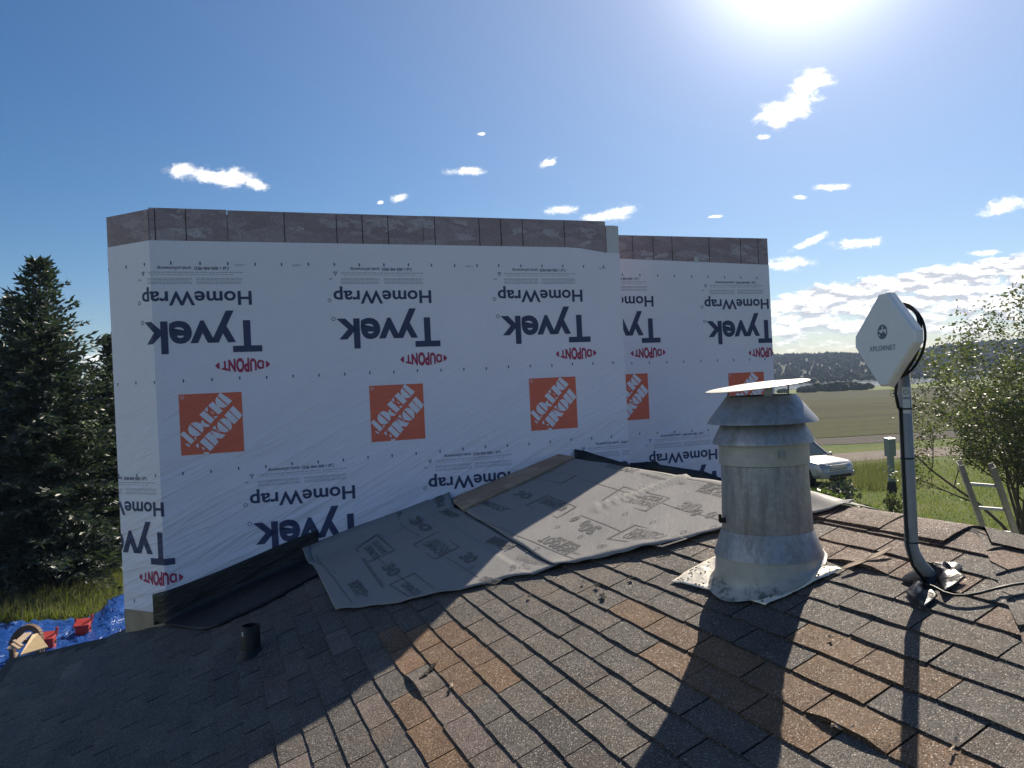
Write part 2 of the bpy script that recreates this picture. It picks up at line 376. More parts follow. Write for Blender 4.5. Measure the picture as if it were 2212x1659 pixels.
M['gravel'] = mat('gravel_track', **varied((.115,.09,.072), (.165,.13,.105), 1.2, .95, .6, 9, .08))
def watern(t, b):
    bump(t, b, t.noise(pos(t), .5, 4), .12, .3)
M['water'] = mat('lake_water', (.05,.07,.08), .12, build=watern)
def forestn(t, b):
    p = pos(t); g = t.new('ShaderNodeNewGeometry')
    t.put(b.inputs['Base Color'], t.mix(g.outputs['Random Per Island'], (.016,.030,.018), (.042,.06,.032)))
    bump(t, b, t.noise(p, 1.2, 5, .7), 1.0, 1.5)
M['forest'] = mat('forest_foliage', rough=.9, spec=.1, build=forestn)
M['hill'] = mat('hill_cover', **varied((.04,.06,.026), (.07,.085,.04), .03, .95))
M['bushm'] = mat('field_bush_foliage', **varied((.10,.115,.06), (.18,.18,.10), 1.5, .95, 1, 4, .5))
M['siding'] = mat('house_siding', (.62,.60,.56), .7)
M['trim'] = mat('drip_edge_metal', (.20,.20,.21), .5, .4)
M['carpaint'] = mat('silver_car_paint', **varied((.36,.36,.37), (.40,.40,.41), 3, .32, metal=.4))
M['carglass'] = mat('car_glass', (.05,.07,.075), .06)
M['lamp'] = mat('headlamp_lens', (.62,.63,.64), .12, .3)
M['tyre'] = mat('tyre_rubber', (.02,.02,.02), .8)
M['rimm'] = mat('wheel_alloy', (.45,.45,.46), .35, .7)
M['postgreen'] = mat('pedestal_grey_green', **varied((.21,.245,.22), (.26,.29,.265), 6, .6))
M['postdark'] = mat('dark_timber', (.035,.033,.03), .85)

# ------------------------------------------------------------------ letters
BF = None
def glyphs(text, bold=0.0, spacing=1.0):
    cu = bpy.data.curves.new('lettering_curve', 'FONT'); cu.body = text; cu.offset = bold; cu.space_character = spacing; cu.resolution_u = 4
    o = bpy.data.objects.new('lettering_curve', cu); COL.objects.link(o)
    dg = bpy.context.evaluated_depsgraph_get(); dg.update(); e = o.evaluated_get(dg); me = e.to_mesh()
    v = [(p.co.x, p.co.y) for p in me.vertices]; f = [tuple(p.vertices) for p in me.polygons]
    e.to_mesh_clear(); bpy.data.objects.remove(o); bpy.data.curves.remove(cu)
    return v, f
_gc = {}
def flat_text(text, x0, x1, y0, y1, bold=0.0, spacing=1.0, flip=False):
    """glyph outline fitted to a box; flip turns it upside down"""
    k = (text, bold, spacing)
    if k not in _gc: _gc[k] = glyphs(text, bold, spacing)
    v, f = _gc[k]
    xs = [p[0] for p in v]; ys = [p[1] for p in v]; a, b, c, d = min(xs), max(xs), min(ys), max(ys)
    q = [((p[0]-a)/(b-a), (p[1]-c)/(d-c)) for p in v]
    if flip: q = [(1-u, 1-w) for u, w in q]
    return [(x0+u*(x1-x0), y0+w*(y1-y0)) for u, w in q], f
def ring2d(cx, cy, r, w, n=18, sy=1.0):
    v = []; f = []
    for i in range(n):
        a = 2*math.pi*i/n
        v += [(cx+r*math.cos(a), cy+sy*r*math.sin(a)), (cx+(r-w)*math.cos(a), cy+sy*(r-w)*math.sin(a))]
    for i in range(n):
        j = (i+1) % n; f.append((2*i, 2*j, 2*j+1, 2*i+1))
    return v, f
def frame2d(p, w):            # outline of a quad given in order
    c = [Vector((q[0], q[1])) for q in p]; m_ = sum(c, Vector((0, 0)))/4
    inn = [q+(m_-q).normalized()*w*1.4 for q in c]; v = [tuple(q) for q in c]+[tuple(q) for q in inn]
    return v, [(i, (i+1) % 4, 4+(i+1) % 4, 4+i) for i in range(4)]
def join2d(items):
    V = []; Fc = []
    for v, f in items:
        o = len(V); V += list(v); Fc += [tuple(i+o for i in q) for q in f]
    return V, Fc
def decal(name, v2, f, mapf, material, parent, cutx=None):
    """flat outline laid on a surface through mapf(x, y); cutx: creases of the surface where faces are divided"""
    bm = bmesh.new(); vs = [bm.verts.new((p[0], p[1], 0)) for p in v2]
    for q in f:
        try: bm.faces.new([vs[i] for i in q])
        except ValueError: pass
    for c in (cutx or []):
        bmesh.ops.bisect_plane(bm, geom=bm.verts[:]+bm.edges[:]+bm.faces[:], dist=1e-5, plane_co=(c[0], 0, 0), plane_no=(1, 0, 0),
                               clear_inner=c[1] < 0, clear_outer=c[1] > 0)
    if not bm.faces: bm.free(); return None
    for w in bm.verts: w.co = mapf(w.co.x, w.co.y)
    bmesh.ops.recalc_face_normals(bm, faces=bm.faces[:])
    me = bpy.data.meshes.new(name); bm.to_mesh(me); bm.free()
    me.materials.append(material); o = bpy.data.objects.new(name, me); COL.objects.link(o)
    wparent(o, parent); return o

# ------------------------------------------------------------------ the roof's own axes
RAZ = R_(22.27); e1 = Vector((math.cos(RAZ), math.sin(RAZ), 0)); e2 = Vector((math.sin(RAZ), -math.cos(RAZ), 0))
SL = math.tan(R_(19.89)); RIDGE = 2.777; RZ0 = H-0.645; HIPE = -2.096; EAVE = -1.5; BACK = RIDGE*2-EAVE
def toE(p): return p.dot(e1), p.dot(e2)
def smooth(x): x = max(0.0, min(1.0, x)); return x*x*(3-2*x)
def swell(E1, E2): return .17*smooth((2.6-E1)/2.6)*smooth((-3.6-E2)/2.2) if E1 < RIDGE else 0.0
def rz(E1, E2, rnd=0.0):
    a = abs(E1-RIDGE); a = math.sqrt(a*a+rnd*rnd)-rnd*.35 if rnd else a
    return RZ0-SL*max(a, E2-HIPE)+swell(E1, E2)
def rp(E1, E2, h=0.0, rnd=0.0):
    p = e1*E1+e2*E2; p.z = rz(E1, E2, rnd)+h; return p
def hit(x, y, off=0.0):       # where that sight line meets the main slope
    r = ray(x, y); k = 4.0; n = Vector((-SL*e1.x, -SL*e1.y, 1))
    sw = 0
    for _ in range(8):
        d0 = (RZ0-SL*RIDGE-H)+sw+off
        k = d0/n.dot(r); p = r*k; E = toE(p); sw = swell(*E)
    return E
# tower wall line
WAZ = R_(19.9); wd = Vector((math.cos(WAZ), math.sin(WAZ), 0)); wnv = Vector((math.sin(WAZ), -math.cos(WAZ), 0))   # along, outward
WC = Vector((-2.5066, 5.424, 0)); CAZ = WAZ+R_(135); cd = Vector((math.cos(CAZ), math.sin(CAZ), 0)); cn = Vector((math.cos(CAZ+math.pi/2), math.sin(CAZ+math.pi/2), 0))
SEND = 3.716; REC = 0.5; S2END = 5.68
def wall_pt(s, z, off=0.0):   # s along the front wall (negative: round the chamfer), z relative to the eye
    if s >= 0: p = WC+wd*s+wnv*off
    else: p = WC+cd*(-s)+cn*off
    if abs(s) < 1e-4: p = WC+(wnv+cn).normalized()*off*1.06
    return Vector((p.x, p.y, H+z))
def rec_pt(s, z, off=0.0):
    p = WC+wd*s+wnv*(off-REC); return Vector((p.x, p.y, H+z))
def wall_base(s):
    p = WC+wd*s; E = toE(p); return rz(*E)-H

# ------------------------------------------------------------------ ground, fields, lake, hills
def smooth2(x): x = np.clip(x, 0, 1); return x*x*(3-2*x)
def gz(x, y):
    r = np.hypot(x, y)
    v = -6.0*smooth2((r-70)/280)
    a = np.arctan2(x, y)
    up = 31*smooth2((r-640)/560)*(1+.13*np.sin(a*9+.6)+.10*np.sin(a*23+1)+.05*np.sin(a*51))
    return v+up
def terrain():
    rs = np.concatenate([np.linspace(0, 60, 14), np.linspace(66, 360, 36), np.linspace(375, 1500, 60), [1700]])
    th = np.linspace(-math.pi, math.pi, 241)
    RR, TT = np.meshgrid(rs, th, indexing='ij'); X = RR*np.sin(TT); Y = RR*np.cos(TT); Z = gz(X, Y)
    mb = MB(); mb.grid([[ (X[i,j], Y[i,j], Z[i,j]) for j in range(len(th)) ] for i in range(len(rs))])
    o = mb.build('ground', M['lawn'], smooth=True); tag(o, kind='structure')
    def sheet(name, m, x0, x1, ny, ylo, yhi, nx=40, dz=.02, kind='structure'):
        mb = MB(); P = []
        for i in range(ny+1):
            row = []
            for j in range(nx+1):
                x = x0+(x1-x0)*j/nx; a, b = ylo(x), yhi(x); y = a+(b-a)*i/ny
                row.append((x, y, float(gz(x, y))+dz))
            P.append(row)
        mb.grid(P); o = mb.build(name, m, smooth=True); tag(o, kind=kind); return o
    sheet('gravel_road', M['gravel'], -60, 90, 4, lambda x: 36.5+.06*x+.5*math.sin(x*.4), lambda x: 40.5+.06*x+.4*math.sin(x*.31+1), 60, .012)
    sheet('tilled_field', M['tilled'], -70, 110, 4, lambda x: 46+.03*x+.5*math.sin(x*.5), lambda x: 51+.03*x+.6*math.sin(x*.23), 60, .02)
    sheet('field', M['field'], -160, 260, 50, lambda x: 51.3+.03*x+.6*math.sin(x*.23), lambda x: 345+18*math.sin(x*.011+1.0), 60, .03)
    mb = MB()                 # lake in the valley floor
    out = [(95,455),(150,430),(215,425),(300,470),(420,560),(430,690),(300,700),(205,640),(150,560)]
    mb.poly([(x, y, -5.93) for x, y in out]); tag(mb.build('lake', M['water']), kind='structure')
    mb = MB(); mb.poly([(-20+x*.5, y*.32+560, -5.9) for x, y in out]); 
    # hill body under the far wood is part of the ground sheet
def blob_trees(spots, name, m, label=None, seed=3, sub=1, kind='stuff'):
    rng = np.random.default_rng(seed); bm = bmesh.new(); bmesh.ops.create_icosphere(bm, subdivisions=sub, radius=1)
    V0 = np.array([v.co[:] for v in bm.verts]); F0 = np.array([[v.index for v in f.verts] for f in bm.faces]); bm.free()
    VV = []; FF = []; o = 0
    for (x, y, z, r, h) in spots:
        for k in range(1):
            s = 1+rng.normal(0, .2, len(V0))[:, None]
            v = V0*s*np.array([r*rng.uniform(.7, 1.1), r*rng.uniform(.7, 1.1), h*.5*rng.uniform(.8, 1.15)])
            v = v+np.array([x+rng.normal(0, r*.5), y+rng.normal(0, r*.5), z+h*(.42+.12*k)])
            VV.append(v); FF.append(F0+o); o += len(V0)
    me = bpy.data.meshes.new(name); me.from_pydata(np.concatenate(VV).tolist(), [], np.concatenate(FF).tolist()); me.materials.append(m)
    ob = bpy.data.objects.new(name, me); COL.objects.link(ob)
    if kind: tag(ob, label, None, None, kind)
    return ob
def far_woods():
    rng = random.Random(5); sp = []
    r = 655
    while r < 1330:
        for k in range(int(1.75*r/(2.1+r*.0018))):
            a = rng.uniform(-.98, .80); rr = r+rng.uniform(-16, 16)
            if -.47 < a < .28: continue
            if math.sin(a*31+r*.013)+math.sin(a*13-r*.021) > 1.9: continue
            x, y = rr*math.sin(a), rr*math.cos(a)
            h = rng.uniform(5, 9.5)*(1 if r > 700 else .75)
            sp.append((x, y, float(gz(x, y))-.5, rng.uniform(1.9, 3.4), h))
        r += 26
    blob_trees(sp, 'far_woods', M['forest'], 'distant hazy woodland covering the hill beyond the field and lake')
terrain(); far_woods()

# bushes standing in a row at the end of the field
def bush_mesh(seed, m, n=1500, leaf=.14, squash=.8, rad=1.0):
    rng = np.random.default_rng(seed); lob = [(rng.uniform(-.55,.55), rng.uniform(-.5,.5), rng.uniform(.3,.75), rng.uniform(.3,.5)) for _ in range(9)]
    mb = MB()
    for i in range(n):
        lx, ly, lz, lr = lob[i % 9]; d = rng.normal(0, 1, 3); d /= np.linalg.norm(d); c = np.array([lx, ly, lz])+d*lr*rng.uniform(.6, 1.05)
        c[2] = max(.02, c[2]*squash); c *= rad
        u = rng.normal(0, 1, 3); u /= np.linalg.norm(u); w = np.cross(u, rng.normal(0, 1, 3)); w /= np.linalg.norm(w)
        s = leaf*rng.uniform(.6, 1.3)
        mb.poly([c-u*s, c+w*s*.55, c+u*s, c-w*s*.55])
    me_o = mb.build('foliage', m); return me_o
def bush(name, label, cat, loc, scale, seed, m, group=None, n=1500, leaf=.14):
    t = thing(name, label, cat, loc, group); t.scale = (scale[0], scale[0], scale[1])
    f = bush_mesh(seed, m, n, leaf); f.parent = t
    mb = MB(); rng = random.Random(seed)
    for k in range(5): mb.tube([(0,0,-.05), (rng.uniform(-.2,.2), rng.uniform(-.2,.2), .35), (rng.uniform(-.4,.4), rng.uniform(-.4,.4), .62)], [.03,.02,.008], 5)
    b = mb.build('stem', M['bark'], t); return t
fb = None
for i, (x, yb, w) in enumerate([(1690,842,1.5),(1735,846,2.0),(1752,848,2.2),(1770,850,2.7),(1788,848,2.5),(1806,847,2.9),(1822,845,2.4),(1840,843,2.8),(1858,842,2.2),(1872,840,2.0)]):
    Y = 372-6*(i % 3)
    p = at(x, yb, Y); p.z = float(gz(p.x, p.y))-.2
    if fb is None:
        fb = t = bush('field_bush', 'rounded grey-green bush in the row at the far end of the stubble field', 'bush', p, (4.5, 4.2), 11, M['bushm'], 'bushes along the far end of the field', 900, .2)
    else:
        t = copy_thing(fb)
    t.location = p; t.scale = (1.9*w, 1.9*w, 1.75*w); t.rotation_euler = (0, 0, i*1.3)

# ------------------------------------------------------------------ the house roof
GREY = [(.090,.081,.074),(.100,.089,.081),(.082,.075,.071),(.107,.095,.084),(.092,.082,.075)]
BROWN = [(.158,.094,.052),(.140,.085,.052),(.17,.102,.06)]
PINK = [(.150,.118,.105),(.14,.108,.098)]
RUST = [(.135,.085,.064),(.12,.078,.062),(.145,.095,.07)]
CE = .1253*math.cos(R_(19.89)); B0 = 1.903; T0 = -3.413; TW = .305
PH = {0:0, 1:.522, 2:.13, 3:.593, 4:.086, 5:.601, 6:.117, 7:.557}
rph = random.Random(3)
def phase(j):
    if j not in PH: PH[j] = (.1 if j % 2 == 0 else .57)+rph.uniform(-.035, .035)
    return PH[j]
for j in range(-8, 34): phase(j)
def tab_of(E1, E2):
    j = math.ceil((B0-E1)/CE-1e-6); return j, math.floor((E2-T0)/TW-phase(j))
z1 = lambda x, y: ((1000+.4822*x)*.57604, (2080+.4822*y)*.57604)
z2 = lambda x, y: ((1900+.4822*x)*.57604, (2080+.4822*y)*.57604)
z3 = lambda x, y: ((2840+.4822*x)*.57604, (2080+.4822*y)*.57604)
z4 = lambda x, y: ((2900+.42495*x)*.57604, (1700+.42495*y)*.57604)
TABCOL = {}
for fn, pts, pal in ((z1, [(1200,640),(1420,600),(1080,850),(1310,780),(1600,780),(1460,960),(1800,970),(1050,1180),(1140,1400),(1340,1600),(930,690)], BROWN),
                     (z1, [(1270,1140),(1470,1400),(1650,1620)], PINK),
                     (z2, [(1000,470),(1300,640),(1250,850),(1700,830),(1800,1150),(1480,1000)], BROWN),
                     (z3, [(500,640),(900,820),(1380,960),(620,950),(480,1080),(380,1380),(850,1260),(1380,1480),(1700,1620),(100,1250),(30,900)], BROWN),
                     (z4, [(450,590),(900,650),(600,740),(620,800),(1000,760),(900,880),(1000,950),(1500,840),(560,860)], RUST)):
    for i, p in enumerate(pts): TABCOL[tab_of(*hit(*fn(*p)))] = pal[i % len(pal)]
LIFT = {}
for fn, p in ((z4, (900,900)), (z4, (600,860)), (z3, (900,1250)), (z1, (1240,920)), (z1, (1340,1000))): LIFT[tab_of(*hit(*fn(*p)))] = .014

house = thing('house', 'low house with a worn grey and brown shingled hip roof', 'house', (0, 0, 0))
def chamf_ok(E1, E2):         # inside the roof outline on the tower side
    p = e1*E1+e2*E2; q = p-WC
    if q.dot(wd) >= 0: return q.dot(wnv) > -.06
    return q.dot(cn) > -.02
def deck():
    mb = MB(); d = -.0025
    def cell(E1a, E1b, E2a, E2b):
        mb.poly([rp(E1a,E2a,d), rp(E1a,E2b,d), rp(E1b,E2b,d), rp(E1b,E2a,d)])
    # main slope: rows up the slope, each from the tower / chamfer side to the hip
    N = 30; rows = []
    for i in range(N+1):
        E1 = EAVE+(RIDGE-EAVE)*i/N
        # left limit: wall line or chamfer line
        lo = None
        for k in range(400):
            E2 = -7.6+k*.02
            if chamf_ok(E1, E2): lo = E2; break
        hi = HIPE+(RIDGE-E1)
        rows.append([rp(E1, lo+(hi-lo)*j/24, d) for j in range(25)])
    mb.grid(rows)
    for sgn in (1,):          # back slope
        rows = []
        for i in range(21):
            E1 = RIDGE+(BACK-RIDGE)*i/20; hi = HIPE+(E1-RIDGE)
            rows.append([rp(E1, -8.5+(hi+8.5)*j/10, d) for j in range(11)])
        mb.grid(rows)
    rows = []                 # hip slope
    for i in range(21):
        E2 = HIPE+(RIDGE-EAVE)*i/20; w = E2-HIPE
        rows.append([rp(RIDGE-w+2*w*j/10, E2, d) for j in range(11)])
    mb.grid(rows)
    mb.build('roof_deck', M['deck'], house, smooth=False)
    # thin plywood edge and drip edge along the open eave / chamfer side
    mb = MB(); c0 = rp(*toE(WC+cd*.05)); c1E = toE(WC+cd*1.75); 
    pts = [rp(*toE(WC+cd*t_), -.012) for t_ in (.44, .9, 1.35, 1.72)]+[rp(EAVE-.012, E, -.012) for E in (-7.1, -6.0, -4.5, -3.0, -1.0, 1.0, 2.15)]
    for a, b in zip(pts, pts[1:]): mb.bar(a-Vector((0,0,.05)), b-Vector((0,0,.05)), .02, .11)
    mb.build('fascia', M['trim'], house)
    mb = MB()                 # walls below the eaves
    foot = [(EAVE+.35, 1.8), (EAVE+.35, -6.7), (.0, -6.05), (6.6, -6.05), (6.6, 1.8)]
    for (a, b), (c, d_) in zip(foot, foot[1:]+foot[:1]):
        p, q = e1*a+e2*b, e1*c+e2*d_
        zt = min(rz(a, b), rz(c, d_))-.12
        mb.poly([(p.x,p.y,-.1),(q.x,q.y,-.1),(q.x,q.y,zt),(p.x,p.y,zt)])
    mb.build('house_wall', M['siding'], house)
deck()
def tab_mesh(mb, fn, a0, a1, b0, b1, col, rng, lift=0.0):
    """one shingle tab: a runs up the slope from its butt edge, b along the course; fn(a, b, h) places it"""
    mb.cur = col
    th = .0070+rng.uniform(-.0012, .0014); na, nb = 2, 4
    cl = [max(0, rng.gauss(0, .0014)) for _ in range(nb+1)]; edge = [rng.gauss(0, .0015) for _ in range(nb+1)]
    wob = lift*1.0
    top = []
    for i in range(na+1):
        u = i/na; row = []
        for j in range(nb+1):
            w = j/nb; hh = th*(1-u)+.0012+(cl[j]+wob*math.sin(math.pi*w)**.6)*(1-u)**1.5
            row.append(fn(a0+(a1-a0)*u+(edge[j] if i == 0 else 0), b0+(b1-b0)*w, hh))
        top.append(row)
    I = [[mb.vert(p) for p in r] for r in top]
    for i in range(na):
        for j in range(nb): mb.face((I[i][j], I[i][j+1], I[i+1][j+1], I[i+1][j]))
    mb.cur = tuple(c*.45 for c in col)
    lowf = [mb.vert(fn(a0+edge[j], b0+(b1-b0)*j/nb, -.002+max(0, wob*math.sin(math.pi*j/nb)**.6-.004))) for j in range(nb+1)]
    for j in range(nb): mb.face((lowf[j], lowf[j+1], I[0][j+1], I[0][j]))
    for j in (0, nb):
        k = mb.vert(fn(a1, b0+(b1-b0)*j/nb, -.002)); mb.face((lowf[j], I[0][j], I[1][j], I[2][j], k))
def shingles():
    rng = random.Random(12); mb = MB()
    def fm(a, b, h): return rp(a, b, h*1.06)
    jmin = -6; jmax = int((B0-EAVE)/CE)
    for j in range(jmin, jmax+1):
        b1_ = B0-j*CE; ph = phase(j)
        i = math.floor((-7.6-T0)/TW-ph)
        while True:
            x0 = T0+(i+ph)*TW; x1 = x0+TW
            if x0 > HIPE+(RIDGE-b1_)+.01: break
            c = TABCOL.get((j, i))
            if c is None:
                c = rng.choice(GREY)
                q = rng.random()
                if q < .05: c = rng.choice(PINK)
                if j < -2 and rng.random() < .65: c = rng.choice(RUST)
            k = rng.uniform(.88, 1.14); c = tuple(v*k for v in c)
            gap = .0035+rng.uniform(-.001, .0012)
            if chamf_ok(b1_+CE*.5, x0+TW*.5) and chamf_ok(b1_+CE*.5, x0+.05):
                tab_mesh(mb, fm, b1_+rng.gauss(0, .0012), b1_+CE+.012, x0+gap, x1-gap, c, rng, LIFT.get((j, i), 0.0))
            i += 1
    def clip(o, co, no):
        bm = bmesh.new(); bm.from_mesh(o.data)
        bmesh.ops.bisect_plane(bm, geom=bm.verts[:]+bm.edges[:]+bm.faces[:], dist=1e-5, plane_co=co, plane_no=no, clear_outer=True)
        bm.to_mesh(o.data); bm.free()
    o = mb.build('roof_slope', M['shingle'], house, colattr='tab'); o['label'] = 'main grey shingled slope with scattered brown tabs'
    hd = (e1+e2).normalized(); clip(o, rp(RIDGE, HIPE), hd)
    # hip slope on the right
    mb = MB()
    def fh(a, b, h): return rp(b, -a, h*1.06)       # a up the slope = -E2
    for j in range(0, 36):
        bt = -(HIPE+.02+(j+1)*CE); ph = .25*(j % 2)*2+rng.uniform(-.05, .05)
        w = -bt-HIPE
        i0 = math.floor((RIDGE-w-TW)/TW)
        for i in range(i0, i0+int(2*w/TW)+4):
            x0 = (i+ph)*TW
            if x0 > RIDGE+w+.01 or x0 > 4.4: continue
            c = rng.choice(GREY) if rng.random() > .45 else rng.choice(RUST)
            tab_mesh(mb, fh, bt, bt+CE+.012, x0+.0035, x0+TW-.0035, c, rng)
    o = mb.build('hip_slope', M['shingle'], house, colattr='tab')
    clip(o, rp(RIDGE, HIPE), -hd); clip(o, rp(RIDGE, HIPE), (e1-e2).normalized())
    # ridge: tabs bent over the top
    mb = MB()
    x = HIPE-.02; k = 0
    while x > -5.6:
        col = rng.choice(RUST if x > -3.4 else GREY); kk = rng.uniform(.9, 1.1); mb.cur = tuple(v*kk for v in col)
        rows = []
        half = .148+rng.uniform(-.006, .008)
        for i in range(17):
            a = -half+2*half*i/16; rows.append([rp(RIDGE+a, x-TW*u, .0115+.005*(1-u)+.001*math.sin(a*40+k), .05) for u in (0.012, .25, .5, .75, 1.03)])
        mb.grid([r for r in rows][::-1])
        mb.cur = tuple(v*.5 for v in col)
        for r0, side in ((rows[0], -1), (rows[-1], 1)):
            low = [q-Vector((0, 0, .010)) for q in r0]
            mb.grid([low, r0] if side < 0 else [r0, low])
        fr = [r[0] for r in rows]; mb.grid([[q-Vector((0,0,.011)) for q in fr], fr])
        x -= TW; k += 1
    mb.build('ridge_cap', M['shingle'], house, colattr='tab', smooth=False)
    # hip caps further down the back-right hip, where the slopes fold
    mb = MB()
    for k in range(9):
        t0 = .02+.14*k; col = rng.choice(GREY); mb.cur = col
        rows = []
        for i in range(9):
            a = -.13+.26*i/8
            rows.append([rp(RIDGE+t0+.15*u+a*.7, HIPE+t0+.15*u-a*.7, .014+.005*u, .0) for u in (0, .5, 1)])
        mb.grid(rows)
    mb.build('hip_cap', M['shingle'], house, colattr='tab')
    # torn scraps and loose chips lying on the shingles
    for fn, p, ang, sz in ((z4, (830,985), -1.22, (.022,.20)), (z1, (1255,935), 1.0, (.022,.11)), (z2, (750,352), .3, (.02,.055)), (z2, (705,265), .2, (.016,.04)), (z2, (595,240), .3, (.01,.02)), (z2, (180,348), .5, (.01,.02)),
                           (z2, (970,205), .2, (.014,.035)), (z1, (2045,345), .6, (.012,.02)), (z3, (660,1385), -.5, (.012,.06)), (z3, (1525,1540), 1.2, (.006,.05)), (z3, (570,675), .3, (.008,.02)), (z1, (1440,1045), .4, (.012,.05))):
        E = hit(*fn(*p)); mb = MB(); n = 6; top = []; rr = random.Random(int(p[0]))
        for i in range(n+1):
            u = i/n-.5; row = []
            for w in (-.5, 0, .5):
                a = u*sz[1]; b = w*sz[0]*(1+.4*math.sin(i*2.1+p[1])); row.append(rp(E[0]+b*math.cos(ang)-a*math.sin(ang), E[1]+b*math.sin(ang)+a*math.cos(ang), .014+.006*abs(u)*2+rr.uniform(0,.004)+(.006 if sz[1] > .15 else 0)))
            top.append(row)
        mb.grid(top); o = mb.build('shingle_scrap', M['plank'] if sz[1] > .15 else M['shingle'] if sz[1] > .1 else M['plank'] if sz[0] < .0125 else M['deck'], None, solid=.003)
        tag(o, {'0': ''}.get('x') or SCRAP[(round(p[0]), round(p[1]))], 'scrap', 'loose scraps on the shingles')
SCRAP = {(830,985): 'long pale strip showing under the lifted brown tabs beside the flue', (1255,935): 'green-grey strip of torn shingle standing on edge between brown tabs', (750,352): 'largest dark curled chip beside the first rust-brown tab below the flue',
         (705,265): 'dark bent chip just above the largest curled chip', (595,240): 'tiny dark crumb just above the bent chip', (180,348): 'tiny pale crumb near the lower edge of the lit underlay',
         (970,205): 'dark forked twig-like chip on a grey tab short of the flue flashing', (2045,345): 'small pale chip near the tip of the wall shadow', (660,1385): 'pale torn sliver under a lifted brown tab between the two shadows',
         (1525,1540): 'thin curled straw by the bottom of the mast shadow', (570,675): 'small dark speck on a brown tab beside the flue shadow', (1440,1045): 'torn brown flap at the corner of a brown tab'}
shingles()

